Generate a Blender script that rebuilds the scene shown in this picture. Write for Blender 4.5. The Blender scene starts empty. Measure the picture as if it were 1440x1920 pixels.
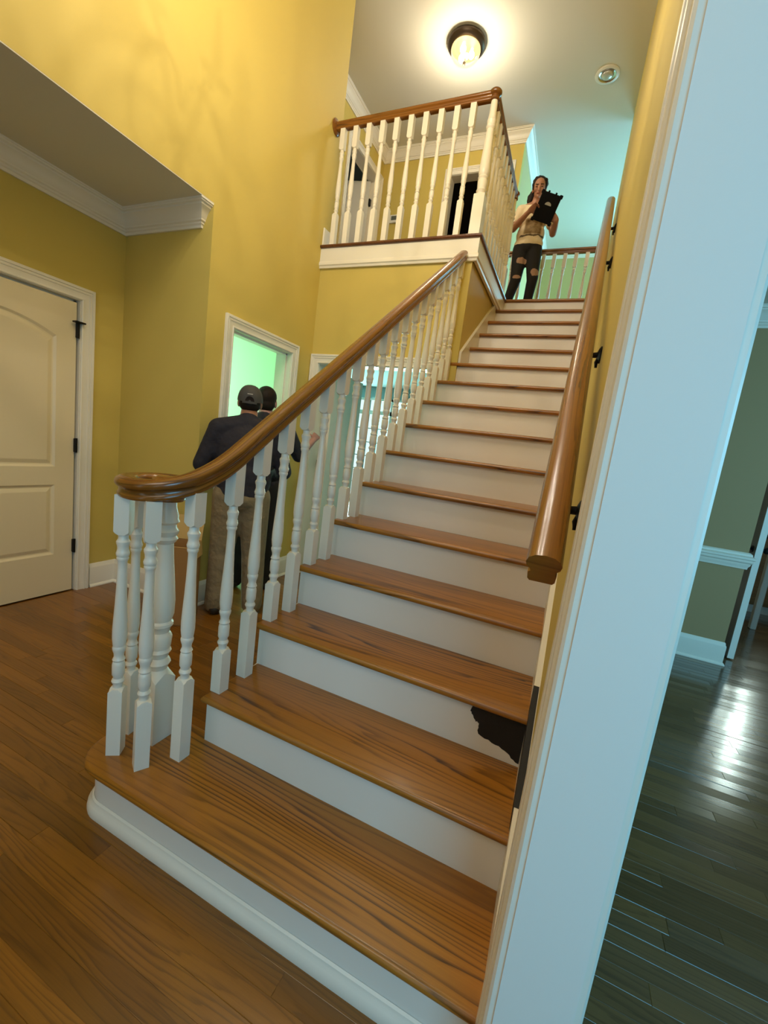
import bpy, bmesh, math, random
from mathutils import Vector, Matrix, Euler
random.seed(7)
S = bpy.context.scene
COL = S.collection
PI = math.pi

# ------------------------------------------------------------------ camera
cam_d = bpy.data.cameras.new('camera')
cam = bpy.data.objects.new('camera', cam_d)
COL.objects.link(cam)
cam.location = (1.055603, -0.820834, 1.341432)
cam.rotation_euler = (1.4198262887, -0.1304967935, 0.4164010957)
cam_d.sensor_fit = 'AUTO'
cam_d.sensor_width = 36.0
cam_d.lens = 785.38 / 1920 * 36.0
cam_d.clip_start = 0.02
S.camera = cam

# ------------------------------------------------------------------ colour, world, lights
S.view_settings.view_transform = 'Standard'
S.view_settings.look = 'None'
S.view_settings.gamma = 1.0
S.view_settings.use_curve_mapping = False
S.view_settings.exposure = 0.22
S.cycles.max_bounces = 8
S.cycles.diffuse_bounces = 5
S.cycles.glossy_bounces = 3
S.cycles.transmission_bounces = 6
S.cycles.transparent_max_bounces = 8
S.cycles.caustics_reflective = False
S.cycles.caustics_refractive = False
S.cycles.sample_clamp_indirect = 6.0
S.cycles.use_denoising = True

W = bpy.data.worlds.new('daylight')
S.world = W
W.use_nodes = True
W.node_tree.nodes['Background'].inputs[0].default_value = (0.80, 0.97, 0.97, 1)
W.node_tree.nodes['Background'].inputs[1].default_value = 1.1

DAY = (0.72, 0.90, 1.0)
CYAN = (0.42, 0.92, 1.0)
WARM = (1.0, 0.87, 0.64)


def area(name, loc, target, sx, sy, power, col):
    d = bpy.data.lights.new(name, 'AREA')
    d.shape = 'RECTANGLE'
    d.size, d.size_y, d.energy, d.color = sx, sy, power, col
    o = bpy.data.objects.new(name, d)
    COL.objects.link(o)
    o.location = loc
    o.rotation_euler = (Vector(target) - Vector(loc)).to_track_quat('-Z', 'Y').to_euler()
    return o


def point(name, loc, power, col, r=0.03):
    d = bpy.data.lights.new(name, 'POINT')
    d.energy, d.color, d.shadow_soft_size = power, col, r
    o = bpy.data.objects.new(name, d)
    COL.objects.link(o)
    o.location = loc
    return o


# daylight area lamps, most at window openings; some rooms have none built
area('transom_daylight', (-0.1, -2.55, 4.0), (0.2, 3, 2.6), 1.9, 1.9, 21, (1.0, 0.91, 0.80))
area('dining_daylight', (2.6, -2.5, 1.5), (2.4, 3, 1.2), 2.0, 1.7, 38, (0.02, 0.56, 1.0))
area('dining_side_fill', (4.75, 0.9, 1.5), (1.9, 3.1, 0.9), 1.6, 1.5, 75, (0.30, 0.72, 1.0))  # fill lamp added to brighten the olive wall and trim; no window here
area('kitchen_daylight', (3.62, 5.90, 1.70), (3.2, 2, 0.6), 0.22, 1.2, 15, (0.80, 1.0, 0.92))
area('study_daylight', (-4.35, 2.4, 1.6), (-1.4, 2.3, 1.4), 1.4, 1.5, 60, (0.85, 1.0, 0.92))
area('hall_daylight', (-2.9, 8.30, 1.3), (-1.5, 2, 1.3), 3.2, 2.4, 330, (0.55, 1.0, 0.93))
area('great_room_daylight', (4.85, 6.9, 4.1), (-0.5, 6.3, 4.9), 2.4, 1.5, 240, (0.22, 0.66, 1.0))
area('great_far_daylight', (1.75, 8.22, 3.95), (0.2, 3.2, 3.1), 1.2, 1.2, 75, (0.24, 0.78, 1.0))
area('bedroom_fill', (-3.4, 3.25, 4.4), (-3.0, 6, 4.2), 0.9, 1.1, 4, (0.75, 0.95, 1.0))  # added fill lamp, hidden beside the doorway; no window here


# ------------------------------------------------------------------ materials
def mat(name):
    m = bpy.data.materials.new(name)
    m.use_nodes = True
    return m, m.node_tree.nodes, m.node_tree.links, m.node_tree.nodes['Principled BSDF']


def plain(name, col, rough=0.5, metal=0.0, bump=0.0, bscale=200.0, dist=0.002, spec=0.5, emit=None, estr=0.0, mottle=0.0, coat=0.0):
    m, N, L, b = mat(name)
    b.inputs['Base Color'].default_value = (*col, 1)
    b.inputs['Roughness'].default_value = rough
    b.inputs['Metallic'].default_value = metal
    b.inputs['Specular IOR Level'].default_value = spec
    b.inputs['Coat Weight'].default_value = coat
    b.inputs['Coat Roughness'].default_value = 0.12
    if emit:
        b.inputs['Emission Color'].default_value = (*emit, 1)
        b.inputs['Emission Strength'].default_value = estr
    g = N.new('ShaderNodeNewGeometry')
    if bump:
        n = N.new('ShaderNodeTexNoise')
        n.inputs['Scale'].default_value = bscale
        n.inputs['Detail'].default_value = 3
        L.new(g.outputs['Position'], n.inputs['Vector'])
        bp = N.new('ShaderNodeBump')
        bp.inputs['Strength'].default_value = bump
        bp.inputs['Distance'].default_value = dist
        L.new(n.outputs['Fac'], bp.inputs['Height'])
        L.new(bp.outputs['Normal'], b.inputs['Normal'])
    if mottle:
        n2 = N.new('ShaderNodeTexNoise')
        n2.inputs['Scale'].default_value = 2.2
        n2.inputs['Detail'].default_value = 4
        L.new(g.outputs['Position'], n2.inputs['Vector'])
        mx = N.new('ShaderNodeMixRGB')
        mx.blend_type = 'MULTIPLY'
        mx.inputs['Color1'].default_value = (*col, 1)
        r = N.new('ShaderNodeMapRange')
        r.inputs[1].default_value = 0.3
        r.inputs[2].default_value = 0.7
        r.inputs[3].default_value = 1 - mottle
        r.inputs[4].default_value = 1.0
        L.new(n2.outputs['Fac'], r.inputs[0])
        cb = N.new('ShaderNodeCombineXYZ')
        for i in range(3):
            L.new(r.outputs[0], cb.inputs[i])
        mx.inputs['Fac'].default_value = 1
        L.new(cb.outputs[0], mx.inputs['Color2'])
        L.new(mx.outputs[0], b.inputs['Base Color'])
    return m


def wood(name, light, dark, mode='x', rough=0.28, freq=11.0, along=0.9, across=7.0, amount=0.85, var=0.0, coat=0.3, pore=0.5, lines=55.0):
    """Oak: contour lines of a stretched noise give the cathedral figure; mode: which world axis the grain runs along, or 'uv'."""
    m, N, L, b = mat(name)
    b.inputs['Roughness'].default_value = rough
    b.inputs['Coat Weight'].default_value = coat
    b.inputs['Coat Roughness'].default_value = 0.15
    oi = N.new('ShaderNodeObjectInfo')
    if mode == 'uv':
        src = N.new('ShaderNodeUVMap').outputs[0]
    else:
        src = N.new('ShaderNodeNewGeometry').outputs['Position']
    sep = N.new('ShaderNodeSeparateXYZ')
    L.new(src, sep.inputs[0])
    o_al, o_ac = (sep.outputs[1], sep.outputs[0]) if mode == 'y' else (sep.outputs[0], sep.outputs[1])

    def mul(a, k):
        n = N.new('ShaderNodeMath')
        n.operation = 'MULTIPLY'
        L.new(a, n.inputs[0])
        n.inputs[1].default_value = k
        return n.outputs[0]

    def add(a, c):
        n = N.new('ShaderNodeMath')
        n.operation = 'ADD'
        L.new(a, n.inputs[0])
        L.new(c, n.inputs[1])
        return n.outputs[0]

    def vec(ka, kc, kr):
        c = N.new('ShaderNodeCombineXYZ')
        L.new(mul(o_al, ka), c.inputs[0])
        ac = o_ac
        if mode != 'uv':
            ac = add(o_ac, mul(sep.outputs[2], 0.8))
        L.new(mul(ac, kc), c.inputs[1])
        L.new(mul(oi.outputs['Random'], kr), c.inputs[2])
        return c.outputs[0]

    n1 = N.new('ShaderNodeTexNoise')
    n1.inputs['Scale'].default_value = 1.0
    n1.inputs['Detail'].default_value = 1.5
    n1.inputs['Roughness'].default_value = 0.35
    L.new(vec(along, across, 37.0), n1.inputs['Vector'])
    fr = N.new('ShaderNodeMath')
    fr.operation = 'FRACT'
    # rings: contours of the stretched noise plus a straight run across the board
    acr = o_ac if mode == 'uv' else add(o_ac, mul(sep.outputs[2], 0.8))
    n4 = N.new('ShaderNodeTexNoise')
    n4.inputs['Scale'].default_value = 1.0
    n4.inputs['Detail'].default_value = 2.0
    L.new(vec(along * 2.2, across * 5.0, 53.0), n4.inputs['Vector'])
    L.new(add(add(mul(n1.outputs['Fac'], freq), mul(acr, lines)), mul(n4.outputs['Fac'], 2.2)), fr.inputs[0])
    ramp = N.new('ShaderNodeValToRGB')
    e = ramp.color_ramp.elements
    e[0].position = 0.0
    e[0].color = (0.25, 0.25, 0.25, 1)
    e[1].position = 1.0
    e[1].color = (0.20, 0.20, 0.20, 1)
    x = e.new(0.06); x.color = (0.95, 0.95, 0.95, 1)
    x = e.new(0.18); x.color = (0.70, 0.70, 0.70, 1)
    x = e.new(0.42); x.color = (0.16, 0.16, 0.16, 1)
    x = e.new(0.85); x.color = (0.03, 0.03, 0.03, 1)
    L.new(fr.outputs[0], ramp.inputs[0])
    n2 = N.new('ShaderNodeTexNoise')
    n2.inputs['Scale'].default_value = 1.0
    n2.inputs['Detail'].default_value = 3
    L.new(vec(9.0, 420.0, 91.0), n2.inputs['Vector'])
    mixf = N.new('ShaderNodeMath')
    mixf.operation = 'MULTIPLY_ADD'
    L.new(n2.outputs['Fac'], mixf.inputs[0])
    mixf.inputs[1].default_value = pore
    n5 = N.new('ShaderNodeTexNoise')       # the figure is strong in places and faint in others
    n5.inputs['Scale'].default_value = 1.0
    L.new(vec(0.9, across * 1.6, 71.0), n5.inputs['Vector'])
    mr = N.new('ShaderNodeMapRange')
    mr.inputs[1].default_value = 0.36
    mr.inputs[2].default_value = 0.62
    mr.inputs[3].default_value = 0.25
    mr.inputs[4].default_value = 1.0
    L.new(n5.outputs['Fac'], mr.inputs[0])
    ml = N.new('ShaderNodeMath')
    ml.operation = 'MULTIPLY'
    L.new(mul(ramp.outputs[0], amount), ml.inputs[0])
    L.new(mr.outputs[0], ml.inputs[1])
    L.new(ml.outputs[0], mixf.inputs[2])
    sb = N.new('ShaderNodeMath')
    sb.operation = 'SUBTRACT'
    sb.use_clamp = True
    L.new(mixf.outputs[0], sb.inputs[0])
    sb.inputs[1].default_value = pore * 0.45
    mx = N.new('ShaderNodeMixRGB')
    mx.inputs['Color1'].default_value = (*light, 1)
    mx.inputs['Color2'].default_value = (*dark, 1)
    L.new(sb.outputs[0], mx.inputs['Fac'])
    # broad tone drift and per-piece tone
    n3 = N.new('ShaderNodeTexNoise')
    n3.inputs['Scale'].default_value = 1.0
    L.new(vec(1.3, 9.0, 11.0), n3.inputs['Vector'])
    hs = N.new('ShaderNodeHueSaturation')
    v = N.new('ShaderNodeMath')
    v.operation = 'MULTIPLY_ADD'
    L.new(oi.outputs['Random'], v.inputs[0])
    v.inputs[1].default_value = var
    v2 = N.new('ShaderNodeMath')
    v2.operation = 'MULTIPLY_ADD'
    L.new(n3.outputs['Fac'], v2.inputs[0])
    v2.inputs[1].default_value = 0.5
    v2.inputs[2].default_value = 0.75 - var * 0.5
    L.new(v2.outputs[0], v.inputs[2])
    L.new(v.outputs[0], hs.inputs['Value'])
    L.new(mx.outputs[0], hs.inputs['Color'])
    L.new(hs.outputs[0], b.inputs['Base Color'])
    bp = N.new('ShaderNodeBump')
    bp.inputs['Strength'].default_value = 0.12
    bp.inputs['Distance'].default_value = 0.001
    L.new(sb.outputs[0], bp.inputs['Height'])
    bp.invert = True
    L.new(bp.outputs['Normal'], b.inputs['Normal'])
    return m


M = {}
M['yellow'] = plain('yellow_wall_paint', (0.60, 0.465, 0.115), 0.62, bump=0.15, bscale=260, mottle=0.04)
M['ceil'] = plain('ceiling_paint', (0.66, 0.64, 0.57), 0.85, bump=0.1)
M['white'] = plain('white_trim_paint', (0.80, 0.76, 0.68), 0.32, bump=0.03, bscale=40)
M['riser'] = plain('white_riser_paint', (0.80, 0.76, 0.70), 0.42, mottle=0.05)
M['door'] = plain('cream_door_paint', (0.76, 0.66, 0.46), 0.35, bump=0.05, bscale=90)
M['greydoor'] = plain('grey_door_paint', (0.30, 0.32, 0.31), 0.38)
M['olive'] = plain('olive_wall_paint', (0.37, 0.25, 0.12), 0.7, bump=0.1)
M['mint'] = plain('mint_wall_paint', (0.48, 0.78, 0.50), 0.8)
M['green'] = plain('sage_wall_paint', (0.54, 0.43, 0.18), 0.8)
M['blueroom'] = plain('blue_grey_paint', (0.30, 0.42, 0.42), 0.8)
M['greyroom'] = plain('grey_green_paint', (0.26, 0.26, 0.21), 0.8)
M['dark'] = plain('unlit_room_shade', (0.035, 0.028, 0.02), 0.9)  # shade of unlit rooms put into a near-black base colour
M['black'] = plain('black_metal', (0.012, 0.011, 0.010), 0.45, 0.6)
M['bronze'] = plain('bronze_metal', (0.07, 0.05, 0.035), 0.38, 0.8)
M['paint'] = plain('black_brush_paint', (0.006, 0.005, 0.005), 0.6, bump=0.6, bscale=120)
M['tread'] = wood('stained_oak_tread', (0.36, 0.142, 0.014), (0.045, 0.014, 0.003), 'x', 0.30, 13.0, 0.60, 5.5, 1.0, coat=0.25, lines=42.0)
M['rail'] = wood('stained_oak_rail', (0.25, 0.090, 0.012), (0.032, 0.010, 0.003), 'uv', 0.26, 7.0, 1.1, 12.0, 0.9, coat=0.5, lines=70.0)
M['nosing_y'] = wood('stained_oak_edge', (0.13, 0.040, 0.014), (0.03, 0.009, 0.004), 'y', 0.3, 6.0, 0.9, 7.0, 0.7, lines=60.0)
M['plank'] = wood('oak_strip_floor', (0.23, 0.092, 0.009), (0.075, 0.026, 0.004), 'x', 0.30, 9.0, 1.1, 9.0, 0.7, var=0.45, coat=0.35, lines=50.0)
M['dplank'] = wood('cyan_lit_strip_floor', (0.125, 0.072, 0.028), (0.045, 0.025, 0.011), 'x', 0.20, 9.0, 1.1, 9.0, 0.6, var=0.7, coat=0.6, lines=50.0)  # oak strip again, its darker look in cyan light put into the colour
M['cabinet'] = wood('cabinet_wood', (0.34, 0.17, 0.06), (0.14, 0.06, 0.02), 'x', 0.4, 6.0, 0.9, 7.0, 0.6)
M['jamb'] = plain('white_jamb_paint', (0.80, 0.78, 0.74), 0.55, bump=0.03, bscale=40)
M['card'] = plain('cardboard', (0.33, 0.17, 0.055), 0.85, bump=0.2, bscale=60)
M['cardin'] = plain('cardboard_inside', (0.50, 0.34, 0.13), 0.85)
M['ink'] = plain('black_print', (0.03, 0.02, 0.015), 0.7)
M['skin'] = plain('skin', (0.42, 0.20, 0.125), 0.5, mottle=0.12)
M['skinp'] = plain('skin_blue_lit', (0.46, 0.24, 0.22), 0.5, mottle=0.1)  # pink cast of blue light on skin put into the colour
M['hair'] = plain('dark_hair', (0.016, 0.009, 0.006), 0.6, bump=0.9, bscale=140, spec=0.2)
M['navy'] = plain('navy_cotton', (0.014, 0.013, 0.024), 0.85, bump=0.7, bscale=11, dist=0.03)
M['cap'] = plain('charcoal_twill', (0.050, 0.049, 0.050), 0.8, bump=0.4, bscale=300)
M['khaki'] = plain('khaki_cotton', (0.24, 0.185, 0.11), 0.85, bump=0.8, bscale=11, dist=0.03, mottle=0.15)
M['blackcloth'] = plain('black_cotton', (0.010, 0.009, 0.009), 0.85, bump=0.3, bscale=150)
M['shoe'] = plain('dark_shoe_leather', (0.02, 0.015, 0.012), 0.5)
M['eye'] = plain('eye', (0.03, 0.02, 0.015), 0.2)
M['lip'] = plain('lip', (0.36, 0.12, 0.09), 0.5)
M['case'] = plain('black_rubber_case', (0.004, 0.004, 0.006), 0.6, spec=0.15)
M['grey'] = plain('grey_plastic', (0.45, 0.46, 0.46), 0.4)
M['white_plastic'] = plain('white_plastic', (0.75, 0.73, 0.68), 0.4)
M['screen'] = plain('grey_display', (0.10, 0.11, 0.10), 0.25)
M['chrome'] = plain('brushed_chrome', (0.6, 0.6, 0.6), 0.2, 1.0)
M['counter'] = plain('dark_stone', (0.02, 0.02, 0.02), 0.15, coat=0.5)
M['bulb'] = plain('lit_bulb', (1, 0.9, 0.7), 0.3, emit=(1.0, 0.80, 0.45), estr=26.0)
M['lampoff'] = plain('frosted_lamp', (0.55, 0.57, 0.55), 0.25, 0.3)


def glass_mat(name, tint, facw=0.12):
    m, N, L, b = mat(name)
    tr = N.new('ShaderNodeBsdfTransparent')
    tr.inputs[0].default_value = (*tint, 1)
    gl = N.new('ShaderNodeBsdfGlossy')
    gl.inputs['Roughness'].default_value = 0.03
    mx = N.new('ShaderNodeMixShader')
    fw = N.new('ShaderNodeFresnel')
    fw.inputs[0].default_value = 1.45
    L.new(fw.outputs[0], mx.inputs[0])
    L.new(tr.outputs[0], mx.inputs[1])
    L.new(gl.outputs[0], mx.inputs[2])
    L.new(mx.outputs[0], N['Material Output'].inputs[0])
    return m


M['pane'] = glass_mat('window_glass', (0.92, 0.98, 0.97))
M['lampglass'] = glass_mat('lamp_glass', (1.0, 0.93, 0.72))
_N, _L = M['lampglass'].node_tree.nodes, M['lampglass'].node_tree.links
_em = _N.new('ShaderNodeEmission')
_em.inputs[0].default_value = (1.0, 0.72, 0.30, 1)
_em.inputs[1].default_value = 1.1
_ad = _N.new('ShaderNodeAddShader')
_src = _N['Material Output'].inputs[0].links[0].from_socket
_L.new(_src, _ad.inputs[0])
_L.new(_em.outputs[0], _ad.inputs[1])
_L.new(_ad.outputs[0], _N['Material Output'].inputs[0])


def tee_material():
    """Cream T-shirt with a faded rectangular print, placed in the shirt's own coordinates."""
    m, N, L, b = mat('printed_cream_cotton')
    b.inputs['Roughness'].default_value = 0.9
    tc = N.new('ShaderNodeTexCoord')
    sp = N.new('ShaderNodeSeparateXYZ')
    L.new(tc.outputs['Object'], sp.inputs[0])

    def band(o, c, h, soft):
        s = N.new('ShaderNodeMath'); s.operation = 'SUBTRACT'; L.new(o, s.inputs[0]); s.inputs[1].default_value = c
        a = N.new('ShaderNodeMath'); a.operation = 'ABSOLUTE'; L.new(s.outputs[0], a.inputs[0])
        r = N.new('ShaderNodeMapRange'); L.new(a.outputs[0], r.inputs[0])
        r.inputs[1].default_value = h; r.inputs[2].default_value = h + soft
        r.inputs[3].default_value = 1; r.inputs[4].default_value = 0
        return r.outputs[0]

    def mult(a, c):
        n = N.new('ShaderNodeMath'); n.operation = 'MULTIPLY'; L.new(a, n.inputs[0]); L.new(c, n.inputs[1]); return n.outputs[0]

    nz = N.new('ShaderNodeTexNoise'); nz.inputs['Scale'].default_value = 14; nz.inputs['Detail'].default_value = 4
    L.new(tc.outputs['Object'], nz.inputs['Vector'])
    rp = N.new('ShaderNodeValToRGB')
    e = rp.color_ramp.elements
    e[0].position = 0.35; e[0].color = (0.16, 0.09, 0.03, 1)
    e[1].position = 0.7; e[1].color = (0.42, 0.30, 0.16, 1)
    L.new(nz.outputs['Fac'], rp.inputs[0])
    cloth = N.new('ShaderNodeMixRGB')
    cloth.inputs['Color1'].default_value = (0.80, 0.66, 0.46, 1)
    L.new(rp.outputs[0], cloth.inputs['Color2'])
    m1 = mult(band(sp.outputs[0], TEE_C[0], 0.085, 0.02), band(sp.outputs[2], TEE_C[2], 0.075, 0.02))
    L.new(m1, cloth.inputs['Fac'])
    c2 = N.new('ShaderNodeMixRGB')
    L.new(cloth.outputs[0], c2.inputs['Color1'])
    c2.inputs['Color2'].default_value = (0.12, 0.085, 0.05, 1)
    wv = N.new('ShaderNodeMath'); wv.operation = 'MULTIPLY_ADD'
    L.new(nz.outputs['Fac'], wv.inputs[0]); wv.inputs[1].default_value = 0.05
    L.new(sp.outputs[2], wv.inputs[2])
    m2 = mult(band(sp.outputs[0], TEE_C[0], 0.13, 0.02), band(wv.outputs[0], TEE_C[2] - 0.075, 0.006, 0.006))
    L.new(m2, c2.inputs['Fac'])
    L.new(c2.outputs[0], b.inputs['Base Color'])
    n8 = N.new('ShaderNodeTexNoise'); n8.inputs['Scale'].default_value = 12
    L.new(tc.outputs['Object'], n8.inputs['Vector'])
    bp = N.new('ShaderNodeBump'); bp.inputs['Strength'].default_value = 0.7; bp.inputs['Distance'].default_value = 0.03
    L.new(n8.outputs['Fac'], bp.inputs['Height']); L.new(bp.outputs['Normal'], b.inputs['Normal'])
    return m


def jeans_material():
    """Black jeans; torn spots show skin, placed in the garment's own coordinates."""
    m, N, L, b = mat('ripped_black_denim')
    b.inputs['Roughness'].default_value = 0.9
    tc = N.new('ShaderNodeTexCoord')
    nz = N.new('ShaderNodeTexNoise'); nz.inputs['Scale'].default_value = 30
    L.new(tc.outputs['Object'], nz.inputs['Vector'])
    prev = None
    for (c, rx, rz) in RIPS:
        mp = N.new('ShaderNodeVectorMath'); mp.operation = 'SUBTRACT'
        L.new(tc.outputs['Object'], mp.inputs[0]); mp.inputs[1].default_value = c
        sc = N.new('ShaderNodeVectorMath'); sc.operation = 'MULTIPLY'
        L.new(mp.outputs[0], sc.inputs[0]); sc.inputs[1].default_value = (1 / rx, 1 / 0.2, 1 / rz)
        ln = N.new('ShaderNodeVectorMath'); ln.operation = 'LENGTH'
        L.new(sc.outputs[0], ln.inputs[0])
        ad = N.new('ShaderNodeMath'); ad.operation = 'MULTIPLY_ADD'
        L.new(nz.outputs['Fac'], ad.inputs[0]); ad.inputs[1].default_value = 0.8; L.new(ln.outputs['Value'], ad.inputs[2])
        ls = N.new('ShaderNodeMath'); ls.operation = 'LESS_THAN'
        L.new(ad.outputs[0], ls.inputs[0]); ls.inputs[1].default_value = 1.35
        if prev is None:
            prev = ls.outputs[0]
        else:
            mxm = N.new('ShaderNodeMath'); mxm.operation = 'MAXIMUM'
            L.new(prev, mxm.inputs[0]); L.new(ls.outputs[0], mxm.inputs[1]); prev = mxm.outputs[0]
    mx = N.new('ShaderNodeMixRGB')
    mx.inputs['Color1'].default_value = (0.010, 0.009, 0.010, 1)
    mx.inputs['Color2'].default_value = (0.36, 0.22, 0.15, 1)
    L.new(prev, mx.inputs['Fac'])
    L.new(mx.outputs[0], b.inputs['Base Color'])
    return m


# ------------------------------------------------------------------ mesh helpers
class MB:
    def __init__(s):
        s.v, s.f, s.uv = [], [], []

    def add(s, verts, faces, uvs=None):
        o = len(s.v)
        s.v += [tuple(p) for p in verts]
        for i, f in enumerate(faces):
            s.f.append([a + o for a in f])
            s.uv.append(uvs[i] if uvs else None)
        return s

    def box(s, lo, hi, bev=0.0, mtx=None):
        bm = bmesh.new()
        bmesh.ops.create_cube(bm, size=1.0)
        for v in bm.verts:
            v.co = Vector(((lo[i] + hi[i]) / 2 + v.co[i] * (hi[i] - lo[i])) for i in range(3))
        if bev:
            bmesh.ops.bevel(bm, geom=list(bm.edges), offset=bev, segments=1, affect='EDGES', profile=0.5)
        return s.bm(bm, mtx)

    def bm(s, bm, mtx=None):
        bm.verts.index_update()
        vs = [(mtx @ v.co) if mtx else v.co.copy() for v in bm.verts]
        s.add(vs, [[v.index for v in f.verts] for f in bm.faces])
        bm.free()
        return s

    def rings(s, rings, close=True, cap0=True, cap1=True, uvs=False, us=None, vs=None):
        n = len(rings[0])
        verts = [p for r in rings for p in r]
        faces, uv = [], []
        for i in range(len(rings) - 1):
            for j in range(n if close else n - 1):
                k = (j + 1) % n
                faces.append([i * n + j, i * n + k, (i + 1) * n + k, (i + 1) * n + j])
                if uvs:
                    uv.append([(us[i], vs[j]), (us[i], vs[j + 1]), (us[i + 1], vs[j + 1]), (us[i + 1], vs[j])])
        if cap0:
            faces.append(list(range(n))[::-1]); uv.append(None)
        if cap1:
            faces.append([(len(rings) - 1) * n + j for j in range(n)]); uv.append(None)
        if uvs:
            for t, f in enumerate(faces):
                if uv[t] is None:
                    uv[t] = [(verts[a][0] * 0.3, (verts[a][2] + verts[a][1]) * 1.5) for a in f]
        return s.add(verts, faces, uv if uvs else None)

    def lathe(s, prof, seg=20, mtx=None, cap=True):
        R = []
        for r, z in prof:
            R.append([Vector((r * math.cos(2 * PI * k / seg), r * math.sin(2 * PI * k / seg), z)) for k in range(seg)])
        if mtx:
            R = [[mtx @ p for p in r] for r in R]
        return s.rings(R, cap0=cap, cap1=cap)

    def prism(s, pts, axis, lo, hi):
        """pts: outline in the two other axes (cyclic order x,y,z)."""
        i = 'xyz'.index(axis)
        def mk(p, t):
            c = [0, 0, 0]
            c[i] = t
            o = [k for k in range(3) if k != i]
            c[o[0]], c[o[1]] = p
            return c
        n = len(pts)
        s.add([mk(p, lo) for p in pts] + [mk(p, hi) for p in pts],
              [list(range(n))[::-1], [n + k for k in range(n)]] + [[k, (k + 1) % n, n + (k + 1) % n, n + k] for k in range(n)])
        return s

    def sweep(s, prof, path, up=Vector((0, 0, 1)), uv=True):
        """closed profile (side, up) along a 3-D path, section square to the path, plumb sides."""
        P = [Vector(p) for p in path]
        us, rings = [0.0], []
        for i in range(1, len(P)):
            us.append(us[-1] + (P[i] - P[i - 1]).length)
        vs = [0.0]
        n = len(prof)
        for j in range(n):
            a, b = prof[j], prof[(j + 1) % n]
            vs.append(vs[-1] + math.hypot(a[0] - b[0], a[1] - b[1]))
        for i, p in enumerate(P):
            t = (P[min(i + 1, len(P) - 1)] - P[max(i - 1, 0)]).normalized()
            side = t.cross(up).normalized()
            u2 = side.cross(t).normalized()
            rings.append([p + side * a + u2 * b for a, b in prof])
        return s.rings(rings, uvs=uv, us=us, vs=vs)

    def tube(s, path, r, seg=8):
        P = [Vector(p) for p in path]
        rings = []
        ref = Vector((0.13, 0.27, 0.95))
        for i, p in enumerate(P):
            t = (P[min(i + 1, len(P) - 1)] - P[max(i - 1, 0)]).normalized()
            a = t.cross(ref).normalized()
            b = t.cross(a).normalized()
            rr = r[i] if isinstance(r, (list, tuple)) else r
            rings.append([p + a * rr * math.cos(2 * PI * k / seg) + b * rr * math.sin(2 * PI * k / seg) for k in range(seg)])
        return s.rings(rings)

    def mould(s, prof, pts, axis, closed=False):
        """mitred moulding: profile (a: along axis x direction, b: along axis) along a planar polyline."""
        P = [Vector(p) for p in pts]
        A = Vector(axis)
        n = len(P)
        rings = []
        for i, p in enumerate(P):
            d1 = (P[i] - P[i - 1]).normalized() if (i > 0 or closed) else None
            d2 = (P[(i + 1) % n] - P[i]).normalized() if (i < n - 1 or closed) else None
            n1 = A.cross(d1) if d1 else A.cross(d2)
            n2 = A.cross(d2) if d2 else n1
            m = (n1 + n2) / (1 + n1.dot(n2))
            rings.append([p + m * a + A * b for a, b in prof])
        if closed:
            rings.append(rings[0])
        return s.rings(rings, cap0=not closed, cap1=not closed)

    def build(s, name, material, parent=None, smooth=None, mtx=None):
        me = bpy.data.meshes.new(name)
        me.from_pydata(s.v, [], s.f)
        if mtx:
            me.transform(mtx)
        bm = bmesh.new()
        bm.from_mesh(me)
        if any(u is not None for u in s.uv):
            lay = bm.loops.layers.uv.new('UVMap')
            for f, u in zip(bm.faces, s.uv):
                if u:
                    for l, c in zip(f.loops, u):
                        l[lay].uv = c
        bmesh.ops.recalc_face_normals(bm, faces=bm.faces)
        bm.to_mesh(me)
        bm.free()
        if smooth is not None:
            me.polygons.foreach_set('use_smooth', [True] * len(me.polygons))
            me.set_sharp_from_angle(angle=math.radians(smooth))
        me.materials.append(material)
        o = bpy.data.objects.new(name, me)
        COL.objects.link(o)
        o.parent = parent
        return o


def empty(name, loc=(0, 0, 0), parent=None):
    o = bpy.data.objects.new(name, None)
    o.empty_display_size = 0.05
    COL.objects.link(o)
    o.location = loc
    o.parent = parent
    return o


def tag(o, label, cat, group=None, kind=None):
    o['label'] = label
    o['category'] = cat
    if group:
        o['group'] = group
    if kind:
        o['kind'] = kind
    return o


def struct(o, label, cat):
    o['kind'] = 'structure'
    o['label'] = label
    o['category'] = cat
    return o


def inst(src, parent, loc=(0, 0, 0), rotz=0.0, scale=None):
    c = src.copy()
    COL.objects.link(c)
    c.parent = parent
    c.location = loc
    c.rotation_euler = (0, 0, rotz)
    if scale:
        c.scale = scale
    return c


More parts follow.
